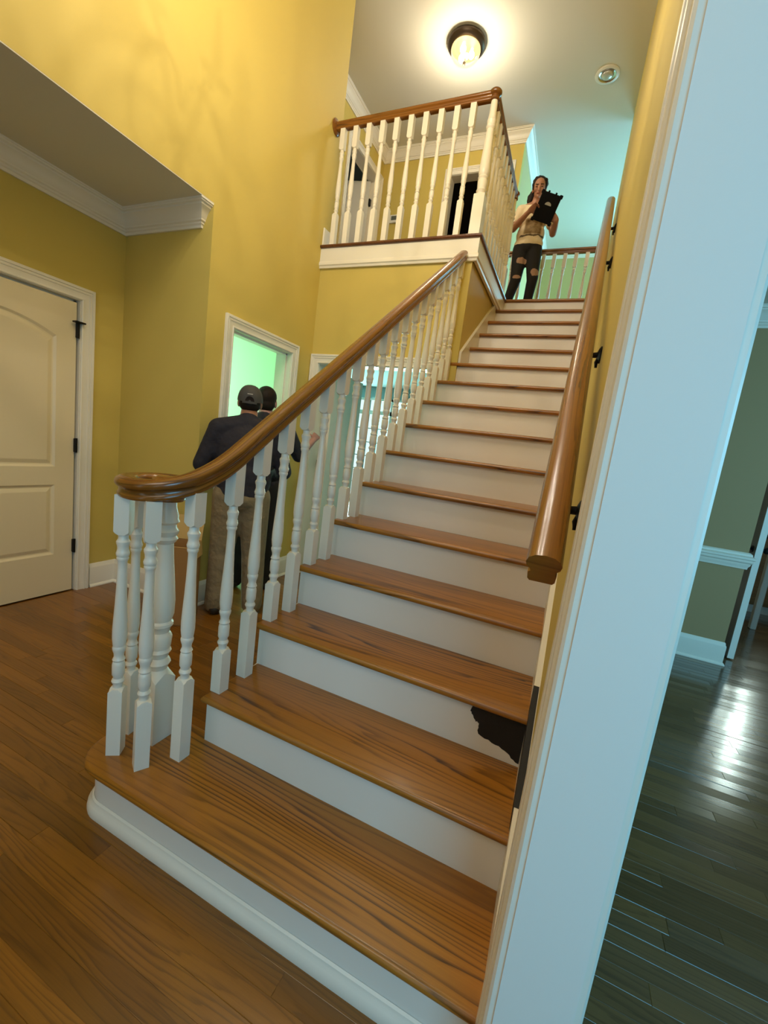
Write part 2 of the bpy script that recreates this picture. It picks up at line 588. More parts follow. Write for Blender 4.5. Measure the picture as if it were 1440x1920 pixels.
def wall(name, origin, du, thick, ucuts, zcuts, holes, material, label):
    """Panel in the plane (origin, du, z) with rectangular holes; thick: vector through the wall."""
    O, U, T = Vector(origin), Vector(du).normalized(), Vector(thick)
    m = MB()
    nu, nz = len(ucuts) - 1, len(zcuts) - 1

    def keep(i, j):
        if not (0 <= i < nu and 0 <= j < nz):
            return False
        cu, cz = (ucuts[i] + ucuts[i + 1]) / 2, (zcuts[j] + zcuts[j + 1]) / 2
        return not any(a < cu < b and c < cz < d for a, b, c, d in holes)
    P = lambda u, z, t: O + U * u + Vector((0, 0, z)) + T * t
    for i in range(nu):
        for j in range(nz):
            if not keep(i, j):
                continue
            u0, u1, z0, z1 = ucuts[i], ucuts[i + 1], zcuts[j], zcuts[j + 1]
            m.add([P(u0, z0, 0), P(u1, z0, 0), P(u1, z1, 0), P(u0, z1, 0)], [[0, 1, 2, 3]])
            m.add([P(u0, z0, 1), P(u1, z0, 1), P(u1, z1, 1), P(u0, z1, 1)], [[3, 2, 1, 0]])
            for di, dj, a, b in ((-1, 0, (u0, z0), (u0, z1)), (1, 0, (u1, z0), (u1, z1)), (0, -1, (u0, z0), (u1, z0)), (0, 1, (u0, z1), (u1, z1))):
                if not keep(i + di, j + dj):
                    m.add([P(*a, 0), P(*b, 0), P(*b, 1), P(*a, 1)], [[0, 1, 2, 3]])
    bm = bmesh.new()
    vs = [bm.verts.new(p) for p in m.v]
    for f in m.f:
        bm.faces.new([vs[a] for a in f])
    bmesh.ops.remove_doubles(bm, verts=bm.verts, dist=1e-5)
    out = MB().bm(bm)
    return struct(out.build(name, material), label, 'wall')


CASING = [(0.004, 0), (0.004, 0.010), (0.009, 0.015), (0.015, 0.015), (0.018, 0.010), (0.032, 0.011), (0.049, 0.015), (0.051, 0.019), (0.059, 0.020), (0.061, 0.015), (0.067, 0.015), (0.069, 0.022), (0.083, 0.023), (0.086, 0.019), (0.086, 0)]
CROWN = [(0.0, -0.140), (0.014, -0.140), (0.016, -0.124), (0.024, -0.118), (0.024, -0.108), (0.034, -0.102), (0.036, -0.092), (0.040, -0.088), (0.048, -0.066), (0.062, -0.044), (0.078, -0.032), (0.078, -0.022), (0.090, -0.018), (0.092, -0.010), (0.098, -0.008), (0.098, 0.0), (0.0, 0.0)]
BASE = [(0, 0), (0.028, 0), (0.028, 0.008), (0.022, 0.018), (0.015, 0.022), (0.015, 0.150), (0.013, 0.158), (0.009, 0.164), (0.007, 0.178), (0.003, 0.184), (0, 0.184)]
CHAIR = [(0, 0), (0.012, 0), (0.014, 0.018), (0.022, 0.030), (0.024, 0.044), (0.034, 0.056), (0.036, 0.074), (0.044, 0.080), (0.044, 0.096), (0.024, 0.104), (0.022, 0.118), (0.010, 0.128), (0, 0.128)]


def casing(P, Q, h, N, parent, wallpart='casing', top=True, material=None):
    """Casing round an opening whose clear bottom corners are P and Q on a wall face with outward normal N."""
    P, Q, N = Vector(P), Vector(Q), Vector(N)
    if N.cross(Vector((0, 0, 1))).dot(Q - P) > 0:
        P, Q = Q, P
    up = Vector((0, 0, h))
    return MB().mould(CASING, [P, P + up, Q + up, Q], N).build(wallpart, material or M['white'], parent, 35)


def jamb(P, Q, h, T, parent, material=None, th=0.018):
    """Lining boards of an opening with clear corners P, Q; T: vector through the wall."""
    P, Q, T = Vector(P), Vector(Q), Vector(T)
    U = (Q - P).normalized()
    m = MB()
    m.add([P, P - U * th, P - U * th + T, P + T] + [p + Vector((0, 0, h)) for p in (P, P - U * th, P - U * th + T, P + T)],
          [[0, 1, 2, 3], [4, 5, 6, 7], [0, 1, 5, 4], [1, 2, 6, 5], [2, 3, 7, 6], [3, 0, 4, 7]])
    m.add([Q, Q + U * th, Q + U * th + T, Q + T] + [p + Vector((0, 0, h)) for p in (Q, Q + U * th, Q + U * th + T, Q + T)],
          [[0, 1, 2, 3], [4, 5, 6, 7], [0, 1, 5, 4], [1, 2, 6, 5], [2, 3, 7, 6], [3, 0, 4, 7]])
    a, b = P - U * th + Vector((0, 0, h)), Q + U * th + Vector((0, 0, h))
    z = Vector((0, 0, th))
    m.add([a, b, b + T, a + T, a + z, b + z, b + T + z, a + T + z], [[0, 1, 2, 3], [4, 5, 6, 7], [0, 1, 5, 4], [1, 2, 6, 5], [2, 3, 7, 6], [3, 0, 4, 7]])
    return m.build('jamb', material or M['white'], parent)


def door_leaf(parent, w, h, t, material, mtx, arch=True, name='door_leaf', stile=0.12, two=True):
    """Two-panel door leaf in local x (0..w), z (0..h); face at y=0, body to y=t."""
    panels = []
    s = stile
    lo2, hi2 = 0.29, 0.79
    lo1, hi1 = 0.915, h - 0.16
    if not two:
        panels.append(([(s, lo2), (w - s, lo2), (w - s, hi1), (s, hi1)]))
    else:
        panels.append([(s, lo2), (w - s, lo2), (w - s, hi2), (s, hi2)])
        top = []
        rise = 0.085 if arch else 0.0
        k = 14 if arch else 1
        for i in range(k + 1):
            x = (w - s) - (w - 2 * s) * i / k
            c = (x - w / 2) / (w / 2 - s)
            top.append((x, hi1 - rise * c * c))
        panels.append([(s, lo1), (w - s, lo1)] + top)
    o = MB()
    bm = bmesh.new()
    outer = [bm.verts.new((x, 0, z)) for x, z in ((0, 0), (w, 0), (w, h), (0, h))]
    for i in range(4):
        bm.edges.new((outer[i], outer[(i + 1) % 4]))
    loops = []
    for pl in panels:
        vs = [bm.verts.new((x, 0, z)) for x, z in pl]
        for i in range(len(vs)):
            bm.edges.new((vs[i], vs[(i + 1) % len(vs)]))
    bmesh.ops.triangle_fill(bm, use_beauty=True, edges=list(bm.edges))
    bmesh.ops.dissolve_limit(bm, angle_limit=0.01, verts=bm.verts, edges=bm.edges, delimit=set())
    o.bm(bm)
    # sides and back
    o.add([(0, 0, 0), (w, 0, 0), (w, 0, h), (0, 0, h), (0, t, 0), (w, t, 0), (w, t, h), (0, t, h)],
          [[0, 1, 5, 4], [1, 2, 6, 5], [2, 3, 7, 6], [3, 0, 4, 7], [4, 5, 6, 7]])
    leaf = o.build(name, material, parent, None, mtx)
    for pl in panels:
        cx = sum(p[0] for p in pl) / len(pl)
        z0, z1 = min(p[1] for p in pl), max(p[1] for p in pl)
        cz = (z0 + z1) / 2
        def ins(d, y):
            r = []
            for x, z in pl:
                x2 = cx + (x - cx) * (1 - d / (w / 2 - s))
                z2 = z + d if z < cz else z - d
                r.append((x2, y, z2))
            return r
        rings = [ins(0, 0), ins(0.006, 0.004), ins(0.014, 0.010), ins(0.022, 0.011), ins(0.045, 0.003), ins(0.050, 0.002)]
        pm = MB()
        pm.rings(rings, cap0=False, cap1=True)
        pm.build('panel', material, leaf, None, mtx)
    return leaf


def rx(points, base):
    return [(p[0] + base[0], p[1] + base[1], p[2] + base[2]) for p in points]


# ================================================================== dimensions
RUN, NOSE, R = 0.262463, 0.0299, 0.1905
F2 = 16 * R                      # upper floor, 3.048
CEIL2 = 5.49
CL1 = 2.74
XL, XA, YA, YB = -1.31, -2.14, 1.36, 2.60
WT = -0.019437


def xw(y):                       # face of the stair's wall on the closed side
    return 1.107 + WT * y


def xt(y):                       # where treads end against the skirt board
    return xw(y) - 0.017


SL = R / RUN

# ================================================================== room shell
fl = MB().box((-2.3, -2.7, -0.12), (1.17, 2.7, -0.006)).build('floor', M['plank'])
struct(fl, 'warm brown oak strip floor of the entry hall round the stair foot', 'floor')
flk = MB().box((1.17, -2.7, -0.12), (5.1, 6.7, -0.006)).build('floor_dining', M['dplank'])
struct(flk, 'glossy strip floor, toned dark for its cyan light, beyond the white cased opening', 'floor')
struct(MB().box((-5.6, 2.7, -0.12), (0.2, 8.4, 0.0)).build('floor_hall', M['plank']), 'wood floor of the back hall seen between the balusters', 'floor')
struct(MB().box((-4.7, 1.3, -0.12), (-2.3, 2.7, 0.0)).build('floor_study', M['plank']), 'wood floor of the mint green room', 'floor')


def strips(parent, material, x0, x1, y0, y1, width, lmin, lmax, clip, limit, tilt=0.0003):
    """Strip boards, one object each, on the floor slab."""
    mesh = MB().box((0, 0, -0.006), (1, 1, 0.0)).build('plank', material, parent)
    pl = []
    me = {}
    y = y0
    rows = []
    while y < y1:
        x = x0 - random.random() * 0.6
        while x < x1:
            ln = random.uniform(lmin, lmax)
            a, b = max(x, x0), min(x + ln, x1)
            if b - a > 0.03:
                c = clip(a, b, y)
                if c:
                    rows.append((c[0], c[1], y))
            x += ln
        y += width
    rows = rows[:limit]
    bpy.data.objects.remove(mesh)
    for a, b, y in rows:
        key = round((b - a) / 0.1)
        ln = b - a
        m = MB()
        e = 0.0012
        z = random.uniform(-0.0003, 0.0003)
        t1, t2 = random.uniform(-tilt, tilt), random.uniform(-tilt, tilt) * 0.6
        m.add([(a, y, -0.007), (b, y, -0.007), (b, y + width, -0.007), (a, y + width, -0.007),
               (a, y, -0.0012), (b, y, -0.0012), (b, y + width, -0.0012), (a, y + width, -0.0012),
               (a + e, y + e, z - t1 - t2), (b - e, y + e, z - t1 + t2), (b - e, y + width - e, z + t1 + t2), (a + e, y + width - e, z + t1 - t2)],
              [[3, 2, 1, 0], [0, 1, 5, 4], [1, 2, 6, 5], [2, 3, 7, 6], [3, 0, 4, 7], [4, 5, 9, 8], [5, 6, 10, 9], [6, 7, 11, 10], [7, 4, 8, 11], [8, 9, 10, 11]])
        pl.append(m.build('plank', material, parent))
    return pl


def clip_foyer(a, b, y):
    # hidden under the stair and outside the view are left to the slab
    hi = 1.10 if y < -0.02 else (0.0 if y > 0.28 else 0.0)
    lo = -2.14 if y < 1.36 else -1.31
    lo2 = max(lo, -2.14 + 0.0 * y)
    a, b = max(a, lo2), min(b, hi)
    return (a, b) if b - a > 0.03 else None


strips(fl, M['plank'], -2.14, 1.10, -0.62, 2.58, 0.0572, 0.55, 1.35, clip_foyer, 298)


def clip_dining(a, b, y):
    # seen only between the opening's jamb and the picture's edge
    lo = 1.056 + 0.25 * (y + 0.82) - 0.1
    hi = 1.056 + 0.62 * (y + 0.82) + 0.25
    a, b = max(a, lo, 1.18), min(b, hi, 4.9)
    return (a, b) if b - a > 0.03 else None


strips(flk, M['dplank'], 1.18, 4.9, -0.05, 5.6, 0.0572, 0.5, 1.2, clip_dining, 298, 0.0006)

# --- walls of the entry hall
wall('wall_left', (XL, 0, 0), (0, 1, 0), (-0.12, 0, 0), [-2.6, YA, 1.587, 2.310, 2.72], [0, 2.058, CL1, CEIL2],
     [(-2.6, YA, 0, CL1), (1.587, 2.310, 0, 2.058)], M['yellow'], 'tall mustard yellow wall above the alcove and round the side doorway')
wall('wall_alcove_back', (XA - 0.12, YA, 0), (1, 0, 0), (0, 0.12, 0), [0, XL - XA + 0.12 - 0.12], [0, CL1], [], M['yellow'],
     'short yellow wall at the end of the low alcove')
wall('wall_alcove_side', (XA, 0, 0), (0, 1, 0), (-0.12, 0, 0), [-2.6, 0.112, 1.068, YA], [0, 2.056, CL1], [(0.112, 1.068, 0, 2.056)],
     M['yellow'], 'yellow alcove wall that holds the arched panel door')
wall('wall_back', (0, YB, 0), (1, 0, 0), (0, 0.12, 0), [XL, -1.238, -0.132, -0.03], [0, 2.048, 3.0], [(-1.238, -0.132, 0, 2.048)],
     M['yellow'], 'yellow wall under the balcony with a cased opening')
wall('wall_stair_side', (0.085, 0, 0), (0, 1, 0), (-0.115, 0, 0), [YB, 3.95], [1.2, 3.0], [], M['yellow'],
     'yellow wall beside the upper half of the stair')
rw_dir = Vector((WT, 1, 0)).normalized()
rw_nrm = Vector((-1, WT, 0)).normalized()          # out of the wall, towards the stair
wall('wall_right', (1.107, 0, 0), rw_dir, -rw_nrm * 0.121, [-2.6, -2.0, -0.1015, 5.14], [0, 2.449, CEIL2], [(-2.0, -0.1015, 0, 2.449)], M['yellow'],
     'yellow wall along the stair carrying the oak handrail')
wall('wall_front', (0, -2.6, 0), (1, 0, 0), (0, -0.12, 0), [-2.26, -1.1, -0.75, 0.55, 0.9, 1.7, 3.7, 5.1], [0, 0.15, 0.6, 2.4, 3.0, 5.0, CEIL2],
     [(-1.1, -0.75, 0.15, 2.4), (0.55, 0.9, 0.15, 2.4), (-1.1, 0.9, 3.0, 5.0), (1.7, 3.7, 0.6, 2.4)], M['yellow'], 'entry wall with door and window openings behind the viewer')
struct(MB().box((XA - 0.12, -2.72, CL1 - 0.005), (XL - 0.0005, YA + 0.12, CL1 + 0.06)).build('ceiling_alcove', M['ceil']), 'low flat ceiling over the door alcove', 'ceiling')
struct(MB().box((-2.3, -2.75, CEIL2), (5.2, 8.5, CEIL2 + 0.1)).build('ceiling', M['ceil']), 'high ceiling over stair, balcony and great room', 'ceiling')

# --- upper floor
struct(MB().box((-2.26, 2.72, CL1), (-0.03, 5.24, F2 - 0.02)).build('floor_upper_hall', M['plank']), 'upper hall floor behind the balcony railing', 'floor')
land = MB().prism([(-0.03, 3.95), (1.09, 3.95), (1.07, 5.14), (-0.03, 5.14)], 'z', CL1, F2 - 0.003).build('floor_landing', M['plank'])
struct(land, 'stair landing at the top step', 'floor')
struct(MB().box((-2.26, 2.60, CL1), (XL - 0.12, 2.72, CEIL2)).build('wall_upper_south', M['yellow']), 'yellow return wall of the upper hall', 'wall')
wall('wall_upper_left', (XA, 0, 0), (0, 1, 0), (-0.12, 0, 0), [2.72, 4.167, 5.043, 5.24], [F2 - 0.2, F2 + 2.05, CEIL2], [(4.167, 5.043, F2 - 0.2, F2 + 2.05)],
     M['yellow'], 'yellow upper hall wall with the open bedroom door')
wall('wall_upper_back', (0, 5.12, 0), (1, 0, 0), (0, 0.12, 0), [XA, -1.118, -0.322, -0.18], [F2 - 0.2, F2 + 2.05, CEIL2], [(-1.118, -0.322, F2 - 0.2, F2 + 2.05)],
     M['yellow'], 'yellow upper hall wall with thermostat and dark doorway')
struct(MB().box((-0.30, 5.24, 2.74), (-0.18, 8.42, CEIL2)).build('wall_great_side', M['green']), 'pale green side wall of the tall great room', 'wall')
wall('wall_great_far', (0, 8.30, 0), (1, 0, 0), (0, 0.12, 0), [-0.30, 1.3, 2.9, 5.1], [2.74, 3.4, 5.2, CEIL2], [(1.3, 2.9, 3.4, 5.2)], M['green'], 'sage green far wall beyond the landing railing')
wall('wall_great_window', (5.0, 0, 0), (0, 1, 0), (0.12, 0, 0), [-2.7, 5.6, 8.2, 8.42], [2.74, 3.3, 5.3, CEIL2], [(5.6, 8.2, 3.3, 5.3)], M['green'], 'great room wall with the tall windows')
struct(MB().box((1.10, 5.14, 2.74), (5.0, 5.26, CEIL2)).build('wall_great_near', M['green']), 'green near wall of the great room past the stair wall', 'wall')
struct(MB().box((-0.30, 5.14, 2.60), (5.0, 8.42, 2.74)).build('floor_great', M['plank']), 'great room gallery floor', 'floor')

# rooms beyond doors
def room(name, lo, hi, material, label, skip=(), holes=None):
    """Thin-walled room shell; skip: which sides are left out."""
    m = MB()
    t = 0.04
    (x0, y0, z0), (x1, y1, z1) = lo, hi
    if 'x0' not in skip: m.box((x0 - t, y0, z0), (x0, y1, z1))
    if 'x1' not in skip: m.box((x1, y0, z0), (x1 + t, y1, z1))
    if 'y0' not in skip: m.box((x0, y0 - t, z0), (x1, y0, z1))
    if 'y1' not in skip: m.box((x0, y1, z0), (x1, y1 + t, z1))
    if 'z1' not in skip: m.box((x0 - t, y0 - t, z1), (x1 + t, y1 + t, z1 + t))
    if 'z0' not in skip: m.box((x0 - t, y0 - t, z0 - t), (x1 + t, y1 + t, z0))
    return struct(m.build(name, material), label, 'wall')


room('wall_study', (-4.5, 1.52, 0), (-1.43, 3.4, CL1 - 0.06), M['mint'], 'mint green walls of the room behind the side doorway', ('x1', 'z0'))
room('wall_dining', (1.17, -2.6, 0), (4.9, 6.0, CL1 - 0.04), M['olive'], 'olive dining room wall beyond the cased opening', ('x0', 'z0', 'z1', 'y0'))
struct(MB().box((1.23, -2.6, CL1 - 0.04), (4.95, 6.55, CL1)).build('ceiling_dining', M['ceil']), 'dining room ceiling', 'ceiling')
wall('wall_dining_back', (0, 3.20, 0), (1, 0, 0), (0, 0.15, 0), [1.18, 2.42, 3.35, 4.9], [0, 2.05, CL1 - 0.04], [(2.42, 3.35, 0, 2.05)], M['olive'],
     'dark olive wall with white chair rail beyond the opening')
room('wall_door_backing', (-2.9, 0.05, 0), (-2.265, 1.15, 2.3), M['dark'], 'dark box added behind the arched panel door to close its gaps', ('x1',))  # unseen box added to stop sky leaking past the door leaf
room('wall_bedroom', (-4.2, 3.2, F2), (-2.26, 5.6, CEIL2 - 0.02), M['greyroom'], 'grey bedroom behind the open upper door', ('x1',))
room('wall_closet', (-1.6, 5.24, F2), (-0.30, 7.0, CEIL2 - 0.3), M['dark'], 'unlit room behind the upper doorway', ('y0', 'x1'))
hallm = MB()
hallm.box((-1.47, 3.44, 0), (-1.43, 3.5, CL1)); hallm.box((-5.5, 3.46, 0), (-1.43, 3.52, CL1)); hallm.box((-1.43, 2.72, 0), (-1.42, 3.46, CL1))
hallm.box((-5.54, 3.5, 0), (-5.5, 8.2, CL1)); hallm.box((-0.07, 2.72, 0), (-0.03, 8.2, CL1))
struct(hallm.build('wall_hall', M['blueroom']), 'blue grey walls of the back hall under the balcony', 'wall')
wall('wall_hall_far', (0, 8.2, 0), (1, 0, 0), (0, 0.06, 0), [-5.5, -4.05, -1.65, -0.03], [0, 0.05, 2.45, CL1], [(-4.05, -1.65, 0.05, 2.45)], M['blueroom'],
     'back hall wall with bright grid windows')
struct(MB().box((-5.5, 2.72, CL1 - 0.03), (-0.03, 8.2, CL1)).build('ceiling_hall', M['blueroom']), 'bluish ceiling of the back hall', 'ceiling')

# ================================================================== mouldings
def crown(pts, inner, name, label, prof=CROWN):
    """crown along pts; inner: a point inside the room, to find which side the profile goes."""
    P = [Vector(p) for p in pts]
    d = (P[1] - P[0]).normalized()
    n = Vector((0, 0, 1)).cross(d)
    if n.dot(Vector(inner) - P[0]) < 0:
        P.reverse()
    o = MB().mould(prof, P, (0, 0, 1)).build(name, M['white'], None, 30)
    return struct(o, label, 'moulding')


# the alcove crown turns round the wall corner onto the tall wall's end
crown([(XA, -2.6, CL1 - 0.005), (XA, YA, CL1 - 0.005), (XL - 0.0988, YA, CL1 - 0.005), (XL - 0.0988, YA + 0.06, CL1 - 0.005)], (-1.7, 0.5, 2), 'trim_1', 'white crown moulding round the low alcove ceiling')
crown([(XA, 2.72, CEIL2), (XA, 5.12, CEIL2), (-0.18, 5.12, CEIL2), (-0.18, 8.30, CEIL2)], (-1.5, 4.0, 5), 'trim_2', 'white crown moulding of the upper hall')
crown([(-0.18, 8.30, CEIL2), (5.0, 8.30, CEIL2)], (2, 6, 5), 'trim_3', 'white crown moulding on the far green wall')
crown([(1.18, 3.20, CL1 - 0.04), (4.9, 3.20, CL1 - 0.04)], (2, 0, 2), 'trim_4', 'white crown moulding on the olive wall')


def runmould(prof, pts, inner, name, label):
    return crown(pts, inner, name, label, prof)


runmould(BASE, [(XA, 1.157, 0), (XA, YA, 0), (XL, YA, 0), (XL, 1.519, 0)], (-1.7, 1.2, 0), 'baseboard_alcove', 'tall white baseboard in the alcove corner')
runmould(BASE, [(XA, -2.6, 0), (XA, 0.02, 0)], (-1.7, -1.2, 0), 'baseboard_entry', 'white baseboard before the arched door')
runmould(BASE, [(XL, 2.378, 0), (XL, YB, 0)], (-1.0, 2.5, 0), 'baseboard_left', 'white baseboard past the side doorway')
runmould(BASE, [(1.24, 3.20, 0), (2.42, 3.20, 0), (2.42, 3.35, 0)], (1.8, 2.0, 0), 'baseboard_dining', 'white baseboard under the olive wall')
runmould(CHAIR, [(1.24, 3.20, 0.79), (2.42, 3.20, 0.79), (2.42, 3.30, 0.79)], (1.8, 2.0, 0), 'trim_5', 'white chair rail on the olive wall')
bu = MB().box((XL, 2.66, F2), (XL + 0.016, 2.72, F2 + 0.15), 0.003)
bu.box((XL, 2.58, F2), (XL + 0.014, 2.66, F2 + 0.15), 0.003)
struct(bu.build('baseboard_upper', M['white']), 'white baseboard end beside the first balcony baluster', 'baseboard')

# ================================================================== doors and cased openings
# door_1: arched two panel door in the alcove
d1 = empty('door_1', (XA, 0.59, 0))
struct(d1, 'cream two panel door with arched top in the alcove', 'door')
def at(o, parent):
    """parent a world-built object without moving it"""
    o.parent = parent
    o.matrix_parent_inverse = Matrix.Translation(parent.location).inverted()
    return o
at(casing((XA, 0.130, 0), (XA, 1.062, 0), 2.050, (1, 0, 0), None), d1)
at(jamb((XA, 0.130, 0), (XA, 1.062, 0), 2.050, (-0.12, 0, 0), None), d1)
Mx = Matrix.Translation((XA - 0.016, 0.135, 0.008)) @ Matrix.Rotation(PI / 2, 4, 'Z')
lf = door_leaf(None, 0.912, 2.026, 0.035, M['door'], Mx)
at(lf, d1)
st = MB().box((XA - 0.066, 0.130, 0), (XA - 0.0515, 0.146, 2.05)).box((XA - 0.066, 1.046, 0), (XA - 0.0515, 1.062, 2.05)).box((XA - 0.066, 0.130, 2.030), (XA - 0.0515, 1.062, 2.05))
at(st.build('door_stop', M['white']), d1)
for hz in (0.346, 1.078, 1.855):
    h = MB().box((XA - 0.014, 1.040, hz - 0.048), (XA + 0.002, 1.060, hz + 0.048), 0.002)
    h.lathe([(0.008, -0.05), (0.008, 0.05)], 10, Matrix.Translation((XA + 0.002, 1.050, hz)))
    if hz > 1.8:   # hinge-pin door stop
        h.box((XA - 0.002, 1.012, hz + 0.046), (XA + 0.040, 1.078, hz + 0.056), 0.002)
    at(h.build('hinge', M['black']), d1)

# door_2: cased doorway to the mint room
d2 = empty('door_2', (XL, 1.95, 0))
struct(d2, 'white cased doorway in the yellow wall to the mint green room', 'door')
at(casing((XL, 1.605, 0), (XL, 2.292, 0), 2.040, (1, 0, 0), None), d2)
at(jamb((XL, 1.605, 0), (XL, 2.292, 0), 2.040, (-0.16, 0, 0), None), d2)
st = MB().box((XL - 0.08, 1.605, 0), (XL - 0.045, 1.617, 2.04)).box((XL - 0.08, 2.280, 0), (XL - 0.045, 2.292, 2.04)).box((XL - 0.08, 1.605, 2.028), (XL - 0.045, 2.292, 2.04))
at(st.build('door_stop', M['white']), d2)

# door_3: cased opening under the balcony with a white leaf swung open
d3 = empty('door_3', (-0.685, YB, 0))
struct(d3, 'white cased opening under the balcony with its door swung open', 'door')
at(casing((-1.220, YB, 0), (-0.150, YB, 0), 2.030, (0, -1, 0), None), d3)
at(jamb((-1.220, YB, 0), (-0.150, YB, 0), 2.030, (0, 0.14, 0), None), d3)
Mx = Matrix.Translation((-1.170, 2.76, 0.01)) @ Matrix.Rotation(math.radians(93), 4, 'Z') @ Matrix.Scale(-1, 4, (0, 1, 0))
at(door_leaf(None, 0.66, 2.00, 0.035, M['white'], Mx, arch=False), d3)
for hz in (0.35, 1.1, 1.85):
    at(MB().box((-1.222, 2.725, hz - 0.045), (-1.176, 2.757, hz + 0.045), 0.003).build('hinge', M['black']), d3)

# door_4: the big white cased opening beside the viewer (rotated with the stair wall)
d4 = empty('door_4', (1.107, -0.12, 0))
struct(d4, 'tall white jamb and casing of the opening to the dining room', 'door')
def rwp(u, t, z=0.0):            # u along the wall, t out of its stair face (towards the stair)
    return Vector((1.107, 0, z)) + rw_dir * u + rw_nrm * t
at(casing(rwp(-1.985, 0), rwp(-0.135 + 0.015, 0), 2.43, rw_nrm, None), d4)
at(casing(rwp(-1.985, -0.121), rwp(-0.120, -0.121), 2.43, -rw_nrm, None), d4)
jb = MB()
A0 = [rwp(-0.120, 0.0), rwp(-0.102, 0.0), rwp(-0.102, -0.121), rwp(-0.120, -0.121)]
z = Vector((0, 0, 2.43))
jb.add(A0 + [p + z for p in A0], [[0, 1, 2, 3], [4, 5, 6, 7], [0, 1, 5, 4], [1, 2, 6, 5], [2, 3, 7, 6], [3, 0, 4, 7]])
B0 = [rwp(-2.0, 0.0), rwp(-0.10, 0.0), rwp(-0.10, -0.121), rwp(-2.0, -0.121)]
jb.add([p + z for p in B0] + [p + z + Vector((0, 0, 0.018)) for p in B0], [[0, 1, 2, 3], [4, 5, 6, 7], [0, 1, 5, 4], [1, 2, 6, 5], [2, 3, 7, 6], [3, 0, 4, 7]])
at(jb.build('jamb', M['jamb']), d4)

# door_5: dark upper doorway
d5 = empty('door_5', (-0.72, 5.12, F2))
struct(d5, 'cased dark doorway of the upper hall behind the balcony railing', 'door')
at(casing((-1.10, 5.12, F2), (-0.34, 5.12, F2), 2.032, (0, -1, 0), None), d5)
at(jamb((-1.10, 5.12, F2), (-0.34, 5.12, F2), 2.032, (0, 0.16, 0), None), d5)
# door_6: upper left door, leaf swung into the bedroom
d6 = empty('door_6', (XA, 4.6, F2))
struct(d6, 'upper doorway with its pale door swung into the grey bedroom', 'door')
at(casing((XA, 4.185, F2), (XA, 5.025, F2), 2.032, (1, 0, 0), None), d6)
at(jamb((XA, 4.185, F2), (XA, 5.025, F2), 2.032, (-0.16, 0, 0), None), d6)
Mx = Matrix.Translation((XA - 0.125, 5.018, F2 + 0.01)) @ Matrix.Rotation(math.radians(180 + 14), 4, 'Z') @ Matrix.Scale(1, 4)
at(door_leaf(None, 0.80, 2.01, 0.035, M['white'], Mx, arch=True), d6)
for hz in (0.3, 1.02, 1.75):
    at(MB().box((XA - 0.128, 4.985, F2 + hz - 0.045), (XA - 0.096, 5.028, F2 + hz + 0.045), 0.003).build('hinge', M['black']), d6)

# door_7: grey leaf standing open past the olive wall, with a dark knob
d7 = empty('door_7', (2.52, 3.40, 0))
struct(d7, 'grey door standing open past the olive wall with white edge', 'door')
Mx = Matrix.Translation((2.500, 4.16, 0.012)) @ Matrix.Rotation(math.radians(-88.5), 4, 'Z')
lf7 = at(door_leaf(None, 0.78, 2.03, 0.044, M['greydoor'], Mx, arch=False), d7)
me_edge = MB().box((0.7805, 0.0, 0.0), (0.783, 0.044, 2.03)).build('door_edge', M['white'], None, None, Mx)
at(me_edge, d7)
me_edge['label'] = 'white painted door edge'
for sgn in (-1, 1):
    kn = MB()
    y0 = 0.0 if sgn < 0 else 0.044
    base = Matrix.Translation((0.715, y0, 0.92)) @ Matrix.Rotation(sgn * -PI / 2, 4, 'X')
    kn.lathe([(0.027, 0), (0.027, 0.006), (0.011, 0.010), (0.011, 0.030), (0.022, 0.036), (0.028, 0.046), (0.026, 0.058), (0.012, 0.066), (0.0, 0.067)], 18, Mx @ base)
    at(kn.build('knob', M['black'], None, 40), d7)

# ================================================================== windows of the back hall
w1 = empty('window_1', (-2.85, 8.2, 0.05))
struct(w1, 'bright grid windows of the back hall seen through the balusters', 'window')
fr = MB()
x0, x1, z0, z1 = -4.05, -1.65, 0.05, 2.45
xm = (x0 + x1) / 2
for a, b, c, d in ((x0, x0 + 0.07, z0, z1), (x1 - 0.07, x1, z0, z1), (x0, x1, z1 - 0.05, z1), (x0, x1, z0, z0 + 0.10), (x0, x1, 2.08, 2.17), (xm - 0.04, xm + 0.04, z0, z1)):
    fr.box((a, 8.185, c), (b, 8.245, d))
at(fr.build('window_frame', M['white']), w1)
mu = MB()
cols = [(x0 + 0.07, xm - 0.04), (xm + 0.04, x1 - 0.07)]
for a, b in cols:
    for k in (1, 2, 3):
        xx = a + (b - a) * k / 4
        mu.box((xx - 0.011, 8.2, 0.15), (xx + 0.011, 8.23, 2.40))
    for k in range(1, 6):
        zz = 0.15 + 1.93 * k / 6
        mu.box((a, 8.2, zz - 0.009), (b, 8.23, zz + 0.009))
at(mu.build('muntin', M['blueroom']), w1)
for a, b in cols:
    for k in range(4):
        xa, xb = a + (b - a) * k / 4, a + (b - a) * (k + 1) / 4
        zs = [0.15 + 1.93 * t / 6 for t in range(7)]
        for j in range(6):
            at(MB().box((xa, 8.212, zs[j]), (xb, 8.218, zs[j + 1])).build('pane', M['pane']), w1)
        at(MB().box((xa, 8.212, 2.17), (xb, 8.218, 2.40)).build('pane', M['pane']), w1)
# window of the kitchen
w2 = empty('window_2', (3.62, 5.95, 1.0))
struct(w2, 'narrow kitchen window mirrored in the dark floor', 'window')
fr = MB()
for a, b, c, d in ((3.39, 3.45, 0.97, 2.43), (3.79, 3.85, 0.97, 2.43), (3.39, 3.85, 2.37, 2.43), (3.39, 3.85, 0.97, 1.03)):
    fr.box((a, 5.93, c), (b, 6.0, d))
at(fr.build('window_frame', M['white']), w2)

